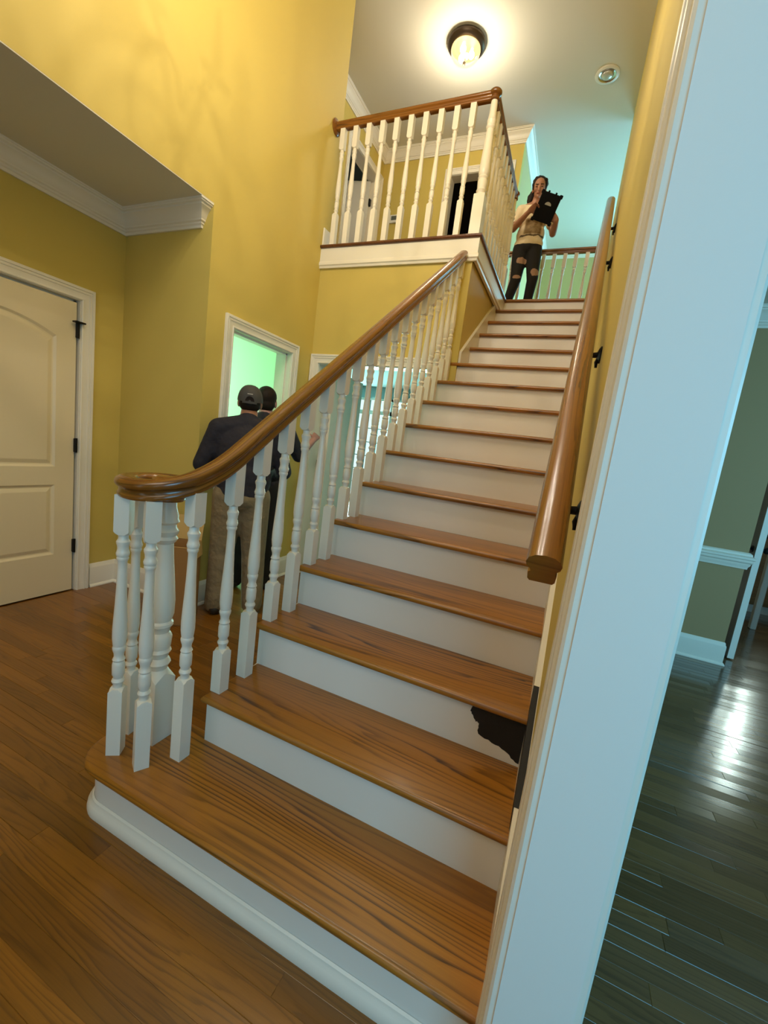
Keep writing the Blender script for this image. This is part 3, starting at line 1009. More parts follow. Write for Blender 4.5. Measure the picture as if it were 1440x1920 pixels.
# ================================================================== staircase
stair = empty('staircase', (0.5, 0.0, 0.0))
tag(stair, 'straight oak staircase with white risers and rounded starting step', 'staircase')
TH = 0.027


def tread_rings(x0, y0, x1f, y1, ztop, left_round, th=TH):
    """Bullnosed tread: front edge y0 and, when open, the end x0 are rounded."""
    rings = []
    n = 8
    for i in range(n + 1):
        a = PI * i / n - PI / 2
        d = (th / 2) * (1 - math.cos(a))
        zz = ztop - th / 2 + th / 2 * math.sin(a)
        dx = d if left_round else 0.0
        rings.append([(x0 + dx, y0 + d, zz), (xt(y0), y0 + d, zz), (xt(y1), y1, zz), (x0 + dx, y1, zz)])
    return rings


for k in range(2, 16):
    x0 = 0.0 if k <= 11 else 0.086
    y0, y1 = (k - 1) * RUN - NOSE, k * RUN + 0.004
    m = MB()
    rr = tread_rings(x0, y0, None, y1, k * R, k <= 11)
    if k == 11:    # notched round the wall corner
        rr = [[p if idx < 3 else (p[0], YB - 0.0, p[2]) for idx, p in enumerate(r)] for r in rr]
        rr = [[r[0], r[1], r[2], (0.086, k * RUN + 0.004, r[0][2]), (0.086, YB - 0.001, r[0][2]), (r[3][0], YB - 0.001, r[0][2])] for r in rr]
    m.rings(rr)
    at(m.build('tread', M['tread'], None, 40), stair)
# landing nosing, narrow board at the top
m = MB()
m.rings(tread_rings(0.124, 15 * RUN - NOSE, None, 15 * RUN + 0.06, 16 * R, False))
at(m.build('tread', M['tread'], None, 40), stair)


def start_outline(inset, cut=0.2):
    """Outline of the starting step with its rounded end."""
    r = 0.125
    xl, yf, yb = -0.300 + inset, -0.035 + inset, 0.305 - inset
    pts = [(xt(0), yf)]
    rr = max(r - inset, 0.02)
    cx, cy = xl + rr, yf + rr
    for i in range(11):
        a = -PI / 2 - (PI / 2) * i / 10
        pts.append((cx + rr * math.cos(a), cy + rr * math.sin(a)))
    cy2 = yb - rr
    for i in range(11):
        a = PI - (PI / 2) * i / 10
        pts.append((cx + rr * math.cos(a), cy2 + rr * math.sin(a)))
    pts += [(0.0, yb), (0.003, RUN + 0.004), (xt(RUN), RUN + 0.004)]
    return pts


m = MB()
rings = []
for i in range(9):
    a = PI * i / 8 - PI / 2
    d = (TH / 2) * (1 - math.cos(a))
    rings.append([(x, y, R - TH / 2 + TH / 2 * math.sin(a)) for x, y in start_outline(d)])
m.rings(rings)
at(m.build('tread', M['tread'], None, 40), stair)
# risers
for k in range(2, 17):
    x0 = 0.003 if k <= 11 else 0.086
    y = (k - 1) * RUN
    zt = k * R - TH if k < 16 else 16 * R - TH
    m = MB()
    m.add([(x0, y, (k - 1) * R), (xt(y), y, (k - 1) * R), (xt(y), y + 0.018, (k - 1) * R), (x0, y + 0.018, (k - 1) * R),
           (x0, y, zt), (xt(y), y, zt), (xt(y), y + 0.018, zt), (x0, y + 0.018, zt)],
          [[0, 1, 2, 3], [4, 5, 6, 7], [0, 1, 5, 4], [1, 2, 6, 5], [2, 3, 7, 6], [3, 0, 4, 7]])
    at(m.build('riser', M['riser'], None), stair)
m = MB()
o1 = start_outline(0.032)
m.rings([[(x, y, 0.0) for x, y in o1], [(x, y, R - TH) for x, y in o1]])
at(m.build('riser', M['riser'], None, 30), stair)
# shoe moulding round the starting step
pts = [(x, y, 0.0) for x, y in start_outline(0.031)[:-3]]
sh = MB().mould([(0, 0), (0.020, 0), (0.021, 0.010), (0.019, 0.022), (0.014, 0.032), (0.008, 0.038), (0.006, 0.046), (0.0, 0.050)], pts, (0, 0, 1))
o = sh.build('shoe_moulding', M['white'], None, 40)
at(o, stair)
# open side stringer under the treads
poly = [(RUN, 0.0)]
for k in range(2, 11):
    poly += [((k - 1) * RUN, (k - 1) * R), ((k - 1) * RUN, k * R - TH)]
poly += [(YB - 0.001, 10 * R - TH), (YB - 0.001, 0.0)]
poly = [poly[0]] + poly[2:]
poly = [(a + 0.006, b) for a, b in poly[:-2]] + poly[-2:]
m = MB()
m.prism(poly, 'x', 0.0035, 0.030)
at(m.build('stringer', M['white'], None), stair)


def nose_line(y):
    return R + (y + NOSE) * SL


# skirt board on the wall side: follows the slope, top edge shows beside the treads
sk = MB()
ys = [-0.03, 0.0, 3.93, 4.1]
a = []
for y, zb, zt in ((-0.028, 0.0, nose_line(-0.028) + 0.052), (0.30, 0.0, nose_line(0.30) + 0.052), (3.92, 2.4, nose_line(3.92) + 0.052), (4.0, 2.5, nose_line(3.92) + 0.052)):
    a.append([(xw(y) - 0.018, y, zb), (xw(y), y, zb), (xw(y), y, zt), (xw(y) - 0.018, y, zt)])
sk.rings(a)
skirt = at(sk.build('skirt_board', M['white'], None), stair)
sk2 = MB()
a = []
for y in (YB + 0.02, 3.90):
    zb, zt = nose_line(y) - 0.36, nose_line(y) + 0.075
    a.append([(0.084, y, zb), (0.103, y, zb), (0.103, y, zt - 0.012), (0.108, y, zt - 0.006), (0.108, y, zt), (0.084, y, zt)])
sk2.rings(a)
at(sk2.build('skirt_board', M['white'], None), stair)


def ragged(pts, amp, n):
    """Break an outline into short uneven steps, like a dry brush edge."""
    out = []
    for i in range(len(pts)):
        a, b = Vector(pts[i][:2]), Vector(pts[(i + 1) % len(pts)][:2])
        rough = pts[i][2]
        out.append(tuple(a))
        if rough:
            d = (b - a)
            nn = Vector((-d.y, d.x)).normalized()
            for k in range(1, n):
                out.append(tuple(a + d * (k / n) + nn * random.uniform(-amp, amp)))
    return out


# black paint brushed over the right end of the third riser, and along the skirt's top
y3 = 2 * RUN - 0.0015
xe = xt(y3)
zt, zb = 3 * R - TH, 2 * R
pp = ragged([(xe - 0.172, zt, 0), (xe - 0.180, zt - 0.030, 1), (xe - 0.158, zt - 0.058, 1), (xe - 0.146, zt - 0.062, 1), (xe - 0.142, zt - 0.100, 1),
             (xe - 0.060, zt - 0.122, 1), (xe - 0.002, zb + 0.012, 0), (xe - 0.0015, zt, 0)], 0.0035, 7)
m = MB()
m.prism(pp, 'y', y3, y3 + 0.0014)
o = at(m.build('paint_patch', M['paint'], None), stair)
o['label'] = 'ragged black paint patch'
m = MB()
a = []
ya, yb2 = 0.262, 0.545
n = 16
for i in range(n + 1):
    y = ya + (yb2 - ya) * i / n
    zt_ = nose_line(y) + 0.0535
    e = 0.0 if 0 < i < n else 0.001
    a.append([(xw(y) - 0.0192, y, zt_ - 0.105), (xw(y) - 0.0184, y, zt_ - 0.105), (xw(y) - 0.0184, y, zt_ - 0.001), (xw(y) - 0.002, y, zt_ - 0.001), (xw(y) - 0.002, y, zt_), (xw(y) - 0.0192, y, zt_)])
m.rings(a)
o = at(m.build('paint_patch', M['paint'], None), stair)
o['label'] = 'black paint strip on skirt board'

# ================================================================== balcony edge
NB = [(0.0, 0.0), (0.0, -0.006), (0.003, -0.013), (0.0, -0.020), (-0.004, -0.027), (-0.10, -0.027), (-0.10, 0.0)]
nosing = []
for i in range(9):
    a = PI * i / 8 - PI / 2
    nosing.append((0.0135 * math.cos(a), -0.0135 + 0.0135 * math.sin(a)))
nosing = [(a - 0.0135, b) for a, b in nosing] + [(-0.12, 0.0), (-0.12, -0.027)]
# path runs so that the profile's + side faces the stairwell
edge = MB().mould(nosing, [(0.142, 3.945, F2), (0.142, 2.558, F2), (XL, 2.558, F2)][::-1], (0, 0, -1))
edge = MB()
prof = [(a, b) for a, b in nosing]
pts = [Vector((XL, 2.558, F2)), Vector((0.142, 2.558, F2)), Vector((0.142, 3.945, F2))]
nrm = [Vector((0, -1, 0)), Vector((1, -1, 0)), Vector((1, 0, 0))]
edge.rings([[p + n * a + Vector((0, 0, b)) for a, b in prof] for p, n in zip(pts, nrm)])
tr6 = edge.build('trim_6', M['nosing_y'], None, 35)
struct(tr6, 'stained oak nosing along the balcony and landing edge', 'trim')
fas = MB()
fp = [(0, -0.027), (0.0, -0.060), (-0.004, -0.064), (-0.018, -0.066), (-0.018, -0.140), (-0.012, -0.146), (-0.010, -0.166), (-0.016, -0.172), (-0.018, -0.19), (-0.05, -0.19), (-0.05, -0.027)]
fp = [(-0.02, -0.027), (-0.02, -0.135), (-0.014, -0.140), (-0.010, -0.150), (-0.010, -0.168), (-0.018, -0.176), (-0.022, -0.192), (-0.045, -0.192), (-0.045, -0.027)]
pts = [Vector((XL, 2.558, F2)), Vector((0.142, 2.558, F2)), Vector((0.142, 3.945, F2))]
fas.rings([[p + n * a + Vector((0, 0, b)) for a, b in fp] for p, n in zip(pts, nrm)])
struct(fas.build('trim_7', M['white'], None, 30), 'white fascia board with bead below the balcony edge', 'trim')
fill = MB().box((XL, 2.60, 2.99), (0.09, 2.74, F2 - 0.02))
fill.box((-0.03, 2.72, 2.95), (0.10, 3.95, F2 - 0.02))
struct(fill.build('floor_balcony_edge', M['plank']), 'floor strip carrying the balcony railing', 'floor')

# ================================================================== balusters
HB = 0.022


def baluster_mesh(low, turned, up, half=HB, slope=0.0):
    """Square foot, turned shaft, square head; total height low+turned+up."""
    P = [(0.0, 0.0145), (0.012, 0.0150), (0.017, 0.0180), (0.023, 0.0200), (0.029, 0.0180), (0.033, 0.0150), (0.040, 0.0155), (0.046, 0.0190),
         (0.062, 0.0195), (0.082, 0.0195), (0.090, 0.0182), (0.094, 0.0160), (0.100, 0.0195), (0.106, 0.0172), (0.112, 0.0150), (0.122, 0.0158), (0.130, 0.0185),
         (0.138, 0.0205), (0.144, 0.0205), (0.149, 0.0185), (0.154, 0.0195), (0.175, 0.0220), (0.205, 0.0222), (0.245, 0.0205), (0.300, 0.0175), (0.360, 0.0152),
         (0.415, 0.0140), (0.440, 0.0138), (0.445, 0.0165), (0.451, 0.0180), (0.456, 0.0165), (0.460, 0.0185), (0.468, 0.0200), (0.474, 0.0180), (0.482, 0.0162), (0.492, 0.0170),
         (0.500, 0.0195), (0.507, 0.0200), (0.512, 0.0170), (0.516, 0.0150), (0.528, 0.0150)]
    s = turned / 0.528
    n = 16
    sq = []
    for j in range(n):
        a = 2 * PI * j / n + PI / n * 0
        c, d = math.cos(a), math.sin(a)
        e = max(abs(c), abs(d))
        sq.append((c / e, d / e))
    cir = [(math.cos(2 * PI * j / n), math.sin(2 * PI * j / n)) for j in range(n)]

    def ring(z, h, shape, ch=0.0):
        return [(x * h, y * h, z) for x, y in shape]
    rings = [ring(0, half, sq), ring(low - 0.012, half, sq)]
    # shoulder: corners fall, arched faces
    mid = [((a[0] * 0.93 + b[0] * 0.0) * half, (a[1] * 0.93) * half, low - 0.002 - (0.010 if abs(a[0]) > 0.9 and abs(a[1]) > 0.9 else 0.0)) for a, b in zip(sq, cir)]
    rings.append(mid)
    for t, r in P:
        rings.append(ring(low + t * s, r * half / HB, cir))
    top = low + turned
    mid2 = [(a[0] * 0.93 * half, a[1] * 0.93 * half, top + 0.002 + (0.008 if abs(a[0]) > 0.9 and abs(a[1]) > 0.9 else 0.0)) for a in sq]
    rings.append(mid2)
    rings.append(ring(top + 0.014, half, sq))
    rings.append([(x * half, y * half, low + up + turned + slope * y * half) for x, y in sq])
    m = MB()
    m.rings(rings)
    return m


RAILP = [(-0.019, 0.0), (-0.0235, 0.003), (-0.0245, 0.012), (-0.021, 0.016), (-0.0195, 0.024), (-0.0215, 0.031), (-0.029, 0.036), (-0.0325, 0.042), (-0.0325, 0.049), (-0.029, 0.057), (-0.018, 0.0645), (0.0, 0.067)]
RAILP = RAILP + [(-a, b) for a, b in RAILP[-2::-1]]

# --- stair balustrade
sb = empty('stair_balustrade', (0.02, 0.16, R))
tag(sb, 'stair balustrade of turned white balusters under a curved oak handrail with volute', 'balustrade')


def zrail(y):            # underside of the sloping handrail
    return 0.992 + SL * y


XB = 0.022
low_a, low_b = 0.168, 0.272
first = {}
for k in range(2, 12):
    for i in (0, 1):
        y = (k - 1) * RUN + 0.036 + i * RUN / 2
        if y > 2.56:
            continue
        low = low_a if i == 0 else low_b
        key = i
        if key not in first:
            up = zrail(y) + 0.007 - (k * R + low + 0.528)
            first[key] = baluster_mesh(low, 0.528, up, slope=SL).build('baluster', M['white'], None, 32)
            b = first[key]
            b.parent = sb
        else:
            b = inst(first[key], sb)
        b.location = Vector((XB, y, k * R)) - sb.location
# volute balusters and newel on the starting step
zv = 1.088
vb = baluster_mesh(0.245, 0.527, zv + 0.006 - R - 0.245 - 0.527).build('baluster', M['white'], sb, 32)
vb2 = baluster_mesh(0.300, 0.525, 1.128 - R - 0.300 - 0.525).build('baluster', M['white'], sb, 32)
spots = [(-0.197, 0.060, 34), (-0.072, 0.062, -29), (-0.002, 0.158, 0), (-0.258, 0.150, 10)]
for i, (x, y, a) in enumerate(spots):
    b = vb if i == 0 else vb2 if i == 2 else inst(vb, sb)
    b.location = Vector((x, y, R)) - sb.location
    b.rotation_euler = (0, 0, math.radians(a))


def newel_start():
    """Square foot with arched shoulders, turned shaft, round flared head."""
    m = MB()
    h, top = 0.041, zv + 0.004 - R
    P = [(0.272, 0.030), (0.284, 0.034), (0.296, 0.041), (0.308, 0.036), (0.316, 0.030), (0.330, 0.034), (0.340, 0.041), (0.352, 0.036), (0.360, 0.038), (0.395, 0.041), (0.405, 0.036), (0.412, 0.031), (0.428, 0.034), (0.438, 0.042), (0.448, 0.042), (0.456, 0.036),
         (0.480, 0.043), (0.530, 0.044), (0.600, 0.039), (0.680, 0.032), (0.735, 0.029), (0.742, 0.036), (0.752, 0.042), (0.762, 0.036), (0.768, 0.040), (0.780, 0.044), (0.790, 0.036), (0.802, 0.034), (0.812, 0.044), (0.822, 0.040), (0.835, 0.040), (0.860, 0.033), (top, 0.030)]
    n = 16
    sq = []
    for j in range(n):
        c, d = math.cos(2 * PI * j / n), math.sin(2 * PI * j / n)
        e = max(abs(c), abs(d))
        sq.append((c / e * h, d / e * h))
    rings = [[(x, y, 0) for x, y in sq], [(x, y, 0.235) for x, y in sq],
             [(x * 0.96, y * 0.96, 0.262 - (0.026 if abs(x) > 0.9 * h and abs(y) > 0.9 * h else 0.010 if abs(x) + abs(y) > 1.35 * h else 0)) for x, y in sq]]
    for z_, r in P:
        rings.append([(r * math.cos(2 * PI * j / n), r * math.sin(2 * PI * j / n), z_) for j in range(n)])
    m.rings(rings)
    return m


nm = newel_start()
nw = nm.build('newel_post', M['white'], sb, 32)
nw.location = Vector((-0.158, 0.18, R)) - sb.location
nw['label'] = 'thick turned newel post under the volute'
# handrail: spiral volute, easing, straight slope up to the balcony fascia
path = []
cxv, cyv = -0.158, 0.180
TH0, TH1 = -385.0, -8.0
for i in range(56):                       # from inside the spiral outwards
    dg_ = TH0 + (TH1 - TH0) * i / 55
    rad = 0.160 - 0.000355 * (TH1 - dg_)
    path.append((cxv + rad * math.cos(math.radians(dg_)), cyv + rad * math.sin(math.radians(dg_)), zv))
lx, ly, _ = path[-1]
n = 8
for i in range(1, n + 1):
    t = i / n
    path.append((lx + (XB - lx) * (1 - (1 - t) ** 2), ly + (0.32 - ly) * t, zv))
# lift: smooth easing from level to slope
def zsoft(s, s0, s1):
    """integral of a slope that grows from 0 to SL between s0 and s1"""
    if s <= s0:
        return 0.0
    if s < s1:
        t = (s - s0)
        return SL * t * t / (2 * (s1 - s0))
    return SL * (s1 - s0) / 2 + SL * (s - s1)
yy = 0.32
while yy < 0.75:
    yy += 0.025
    path.append((XB, yy, zv))
path.append((XB, 2.575, zv))
s = 0.0
out = []
# arc length in plan, measured back from the straight run so that the slope line matches zrail
plan = [0.0]
for i in range(1, len(path)):
    plan.append(plan[-1] + math.hypot(path[i][0] - path[i - 1][0], path[i][1] - path[i - 1][1]))
i0 = next(i for i, p in enumerate(path) if abs(p[0] - XB) < 1e-6 and p[1] >= 0.2)
sy0 = plan[i0] - path[i0][1]          # plan length minus y on the straight part
y_mid = (zv - 0.992) / SL             # where level and slope meet
half_e = 0.17
S0, S1 = sy0 + y_mid - half_e, sy0 + y_mid + half_e
path = [(p[0], p[1], zv + zsoft(s_, S0, S1)) for p, s_ in zip(path, plan)]
rl = MB().sweep(RAILP, path)
hr = rl.build('handrail', M['rail'], None, 50)
at(hr, sb)
# round block under the volute's eye, over the newel
eye = MB().lathe([(0.050, -0.014), (0.056, -0.008), (0.056, 0.0), (0.050, 0.008), (0.050, 0.058), (0.034, 0.066), (0.0, 0.067)], 28, Matrix.Translation((-0.158, 0.182, zv)))
at(eye.build('volute_eye', M['rail'], None, 40), sb)

# --- balcony balustrade (front run and landing run share one corner newel)
bb = empty('balcony_balustrade', (0.065, 2.62, F2))
tag(bb, 'white balcony balustrade with oak rail and corner newel above the yellow wall', 'balustrade')
zr = 3.988
bal2 = baluster_mesh(0.275, 0.500, zr + 0.006 - F2 - 0.775).build('baluster', M['white'], bb, 32)
cnt = 0
for i in range(10):
    b = bal2 if cnt == 0 else inst(bal2, bb)
    b.location = Vector((-1.223 + 0.1262 * i, 2.62, F2)) - bb.location
    cnt += 1
for i in range(1, 10):
    b = inst(bal2, bb)
    b.location = Vector((0.065, 2.62 + 0.1240 * i, F2)) - bb.location


def newel_upper():
    m = MB()
    h, top = 0.042, zr - F2
    P = [(0.300, 0.030), (0.312, 0.034), (0.322, 0.040), (0.334, 0.034), (0.345, 0.035), (0.390, 0.038), (0.400, 0.034), (0.412, 0.039), (0.425, 0.034), (0.440, 0.040), (0.470, 0.041), (0.560, 0.036), (0.680, 0.030), (0.745, 0.027),
         (0.752, 0.033), (0.762, 0.036), (0.772, 0.030), (0.785, 0.031), (0.800, 0.036), (0.812, 0.030), (0.860, 0.026), (top, 0.024)]
    n = 16
    sq = []
    for j in range(n):
        c, d = math.cos(2 * PI * j / n), math.sin(2 * PI * j / n)
        e = max(abs(c), abs(d))
        sq.append((c / e * h, d / e * h))
    rings = [[(x, y, 0) for x, y in sq], [(x, y, 0.285) for x, y in sq], [(x * 0.94, y * 0.94, 0.290) for x, y in sq]]
    for z_, r in P:
        rings.append([(r * math.cos(2 * PI * j / n), r * math.sin(2 * PI * j / n), z_) for j in range(n)])
    m.rings(rings)
    return m


n1 = newel_upper().build('newel_post', M['white'], bb, 32)
n1.location = (0, 0, 0)
n2 = inst(n1, bb, Vector((0.065, 3.86, F2)) - bb.location)
CAP = [(0.030, -0.004), (0.036, 0.0), (0.036, 0.012), (0.031, 0.018), (0.031, 0.030), (0.040, 0.036), (0.046, 0.044), (0.046, 0.056), (0.036, 0.068), (0.018, 0.074), (0.0, 0.075)]
for p in ((0.065, 2.62), (0.065, 3.86)):
    c = MB().lathe(CAP, 28, Matrix.Translation((p[0], p[1], zr)))
    at(c.build('newel_cap', M['rail'], None, 45), bb)
h1 = MB().sweep(RAILP, [(XL + 0.018, 2.62, zr), (-0.7, 2.62, zr), (0.045, 2.62, zr)])
at(h1.build('handrail', M['rail'], None, 50), bb)
h2 = MB().sweep(RAILP, [(0.065, 2.64, zr), (0.065, 3.3, zr), (0.065, 3.84, zr)])
at(h2.build('handrail', M['rail'], None, 50), bb)


def rosette(pos, nrm, parent):
    q = Vector((0, 0, 1)).rotation_difference(Vector(nrm)).to_matrix().to_4x4()
    m = MB().lathe([(0.0, 0.0), (0.062, 0.0), (0.064, 0.006), (0.058, 0.012), (0.052, 0.013), (0.046, 0.019), (0.0, 0.020)], 28, Matrix.Translation(pos) @ q)
    return at(m.build('rosette', M['rail'], None, 45), parent)


rosette((XL, 2.62, zr + 0.033), (1, 0, 0), bb)
# --- railing at the back of the landing
gb = empty('landing_balustrade', (0.45, 5.08, F2))
tag(gb, 'railing at the back of the landing in front of the green wall', 'balustrade')
b3 = None
for i in range(9):
    x = -0.085 + 0.1262 * i
    b = inst(bal2, gb)
    b.location = Vector((x, 5.08, F2)) - gb.location
h3 = MB().sweep(RAILP, [(-0.165, 5.08, zr), (0.4, 5.08, zr), (1.004, 5.08, zr)])
at(h3.build('handrail', M['rail'], None, 50), gb)
rosette((-0.18, 5.08, zr + 0.033), (1, 0, 0), gb)
rosette((xw(5.08), 5.08, zr + 0.033), (-1, 0, 0), gb)
at(MB().box((-0.18, 5.04, F2 - 0.003), (1.0, 5.135, F2 + 0.0)).build('base_rail', M['nosing_y']), gb)

# ================================================================== wall handrail
wh = empty('wall_handrail', (1.049, 0.0, 1.15))
tag(wh, 'round topped oak handrail on black brackets along the yellow stair wall', 'handrail')
WP = [(-0.021, -0.040), (-0.025, -0.034), (-0.026, -0.016), (-0.021, -0.012), (-0.023, -0.006), (-0.030, 0.002), (-0.032, 0.012), (-0.028, 0.024), (-0.017, 0.033), (0.0, 0.036)]
WP = WP + [(-a, b) for a, b in WP[-2::-1]]


def whp(y):
    return Vector((xw(y) - 0.062 - 0.0016 * y, y, 1.160 + 0.7245 * y))


wr = MB().sweep(WP, [whp(y) for y in (0.0, 0.6, 1.2, 1.8, 2.4, 3.0, 3.46)])
at(wr.build('rail', M['rail'], None, 50), wh)
for y in (0.24, 0.965, 2.05, 2.85):
    p = whp(y)
    w = Vector((xw(y), y, p.z - 0.075))
    m = MB()
    q = Vector((0, 0, 1)).rotation_difference(rw_nrm).to_matrix().to_4x4()
    m.lathe([(0.0, 0.0), (0.030, 0.0), (0.031, 0.004), (0.022, 0.010), (0.012, 0.014), (0.0, 0.014)], 18, Matrix.Translation(w) @ q)
    m.tube([w, w + rw_nrm * 0.03 + Vector((0, 0, -0.002)), w + rw_nrm * 0.052 + Vector((0, 0, 0.014)), w + rw_nrm * 0.060 + Vector((0, 0, 0.034))], [0.011, 0.010, 0.008, 0.008], 10)
    m.tube([w + Vector((0, 0, 0.004)), w + rw_nrm * 0.012 + Vector((0, 0, -0.028)), w + rw_nrm * 0.010 + Vector((0, 0, -0.046))], [0.009, 0.007, 0.005], 8)
    d = Vector((0, 1, 0.7245)).normalized()
    m.tube([p - d * 0.03 + Vector((0, 0, -0.044)), p + d * 0.03 + Vector((0, 0, -0.044))], 0.007, 8)
    at(m.build('bracket', M['black'], None, 45), wh)

# ================================================================== ceiling lights, thermostat
cl = empty('ceiling_light', (-0.655, 3.80, CEIL2))
tag(cl, 'lit flush ceiling light with bronze ring and glass bowl', 'lamp')
m = MB().lathe([(0.0, 0.0), (0.175, 0.0), (0.188, -0.008), (0.194, -0.022), (0.190, -0.040), (0.172, -0.056), (0.150, -0.066), (0.140, -0.066), (0.140, -0.05), (0.0, -0.05)], 40, Matrix.Translation((0, 0, 0)))
m.build('ring', M['bronze'], cl, 40)
m = MB().lathe([(0.146, -0.062), (0.149, -0.080), (0.142, -0.112), (0.120, -0.142), (0.080, -0.164), (0.030, -0.174), (0.010, -0.175)], 36, None, False)
m.build('glass_bowl', M['lampglass'], cl, 60)
m = MB().lathe([(0.0, -0.172), (0.012, -0.174), (0.016, -0.184), (0.010, -0.194), (0.014, -0.202), (0.007, -0.214), (0.0, -0.216)], 16)
m.build('finial', M['bronze'], cl, 50)
for i in range(3):
    a = 2 * PI * i / 3 + 0.4
    c = Vector((0.062 * math.cos(a), 0.062 * math.sin(a), -0.105))
    m = MB().lathe([(0.0, -0.038), (0.016, -0.034), (0.028, -0.018), (0.030, 0.0), (0.024, 0.018), (0.014, 0.034), (0.013, 0.052)], 14, Matrix.Translation(c))
    m.build('bulb', M['bulb'], cl, 60)
point('flush_lamp', (-0.655, 3.80, CEIL2 - 0.29), 26, WARM, 0.10)

rc = empty('recessed_light', (0.684, 4.52, CEIL2))
tag(rc, 'small unlit recessed downlight in the ceiling near the stair wall', 'lamp')
m = MB().lathe([(0.118, 0.0), (0.120, -0.004), (0.112, -0.010), (0.088, -0.012), (0.084, -0.006), (0.084, 0.0)], 32, None, False)
m.build('trim_ring', M['white_plastic'], rc, 50)
m = MB().lathe([(0.086, -0.010), (0.080, -0.004), (0.060, -0.001), (0.0, -0.0008)], 32, None, False)
m.build('reflector', M['chrome'], rc, 60)
m = MB().lathe([(0.056, -0.002), (0.056, -0.012), (0.048, -0.020), (0.022, -0.026), (0.0, -0.027)], 24)
m.build('lamp', M['lampoff'], rc, 60)

th = empty('thermostat', (-1.87, 5.12, 4.60))
tag(th, 'small white thermostat with grey display on the upper yellow wall', 'thermostat')
MB().box((-0.075, -0.026, -0.055), (0.075, 0.0, 0.055), 0.006).build('body', M['white_plastic'], th)
MB().box((-0.045, -0.029, -0.02), (0.045, -0.025, 0.035), 0.002).build('display', M['screen'], th)

# chandelier above the entry, out of the picture: its lamps light the tall wall
ch = empty('chandelier', (0.0, 0.72, 3.58))
tag(ch, 'bronze candle chandelier hanging high above the entry', 'chandelier')
m = MB().lathe([(0.0, -0.20), (0.02, -0.18), (0.035, -0.12), (0.018, -0.06), (0.05, 0.0), (0.018, 0.08), (0.03, 0.16), (0.01, 0.24), (0.008, 0.30)], 16)
m.tube([(0, 0, 0.28), (0, 0, 1.89)], 0.008, 8)
m.lathe([(0.0, 1.85), (0.05, 1.85), (0.06, 1.89), (0.0, 1.89)], 20)
m.build('stem', M['bronze'], ch, 45)
for i in range(6):
    a = 2 * PI * i / 6 + 0.25
    c, s_ = math.cos(a), math.sin(a)
    pts = []
    for j in range(22):
        t = j / 21
        r = 0.03 + 0.40 * t
        zz = -0.02 - 0.17 * math.sin(PI * min(1, t * 1.15)) + 0.12 * t
        pts.append((r * c, r * s_, zz))
    m = MB().tube(pts, 0.011, 8)
    cur = [((0.20 + 0.07 * math.cos(u)) * c, (0.20 + 0.07 * math.cos(u)) * s_, 0.02 + 0.09 * math.sin(u)) for u in [k * 0.35 for k in range(15)]]
    m.tube(cur, 0.007, 6)
    m.lathe([(0.0, 0.0), (0.045, 0.004), (0.048, 0.012), (0.014, 0.012), (0.014, 0.10), (0.0, 0.10)], 14, Matrix.Translation((0.43 * c, 0.43 * s_, 0.10)))
    m.build('arm', M['bronze'], ch, 45)
    MB().lathe([(0.0, 0.0), (0.011, 0.006), (0.015, 0.02), (0.010, 0.04), (0.0, 0.06)], 12, Matrix.Translation((0.43 * c, 0.43 * s_, 0.20))).build('bulb', M['bulb'], ch, 60)
    point('candle_lamp', (0.0 + 0.43 * c, 0.72 + 0.43 * s_, 3.58 + 0.30), 14.5, WARM, 0.012)

# ================================================================== kitchen glimpse
kc = empty('kitchen_cabinet', (3.50, 5.33, 0))
tag(kc, 'brown kitchen base cabinet with dark counter past the grey door', 'cabinet')
MB().box((-0.30, 0.0, 0.10), (1.2, 0.6, 0.90)).build('body', M['cabinet'], kc)
MB().box((-0.28, 0.05, 0.0), (1.2, 0.6, 0.10)).build('base', M['white'], kc)
MB().box((-0.34, -0.03, 0.90), (1.2, 0.62, 0.94), 0.004).build('worktop', M['counter'], kc)
for i in range(3):
    x = -0.285 + 0.46 * i
    dd = MB().box((x, -0.02, 0.13), (x + 0.43, 0.0, 0.88), 0.004).build('door', M['cabinet'], kc)
    hnd = MB().box((x + 0.36, -0.045, 0.62), (x + 0.372, -0.02, 0.76), 0.003).build('handle', M['chrome'], dd)
# white post of the passage beyond
struct(MB().box((3.05, 4.55, 0), (3.10, 4.62, CL1 - 0.04), 0.006).build('trim_8', M['white']), 'white post of the kitchen passage past the grey door', 'trim')

# ================================================================== cardboard box
cb = empty('cardboard_box', (-1.22, 1.17, 0))
tag(cb, 'open brown cardboard box standing on the floor behind the newel', 'box')
cb.rotation_euler = (0, 0, math.radians(28))
bx0, bx1, by0, by1, bh = -0.13, 0.10, -0.10, 0.13, 0.54
m = MB()
t = 0.006
m.box((bx0, by0, 0), (bx1, by0 + t, bh)).box((bx0, by1 - t, 0), (bx1, by1, bh)).box((bx0, by0, 0), (bx0 + t, by1, bh)).box((bx1 - t, by0, 0), (bx1, by1, bh)).box((bx0, by0, 0), (bx1, by1, t))
m.build('body', M['card'], cb)
def flap(p0, p1, outv, nm):
    p0, p1, outv = Vector(p0), Vector(p1), Vector(outv)
    nn = (p1 - p0).cross(outv).normalized() * 0.004
    MB().add([p0, p1, p1 + outv, p0 + outv, p0 + nn, p1 + nn, p1 + outv + nn, p0 + outv + nn],
             [[0, 1, 2, 3], [4, 5, 6, 7], [0, 1, 5, 4], [1, 2, 6, 5], [2, 3, 7, 6], [3, 0, 4, 7]]).build('flap', M['cardin'], cb)
flap((bx0, by1, bh), (bx1, by1, bh), (0, 0.05, 0.16), 'flap')
flap((bx1, by0, bh), (bx1, by1, bh), (0.012, 0, -0.10), 'flap')
flap((bx0, by0, bh), (bx1, by0, bh), (0, 0.06, -0.10), 'flap')
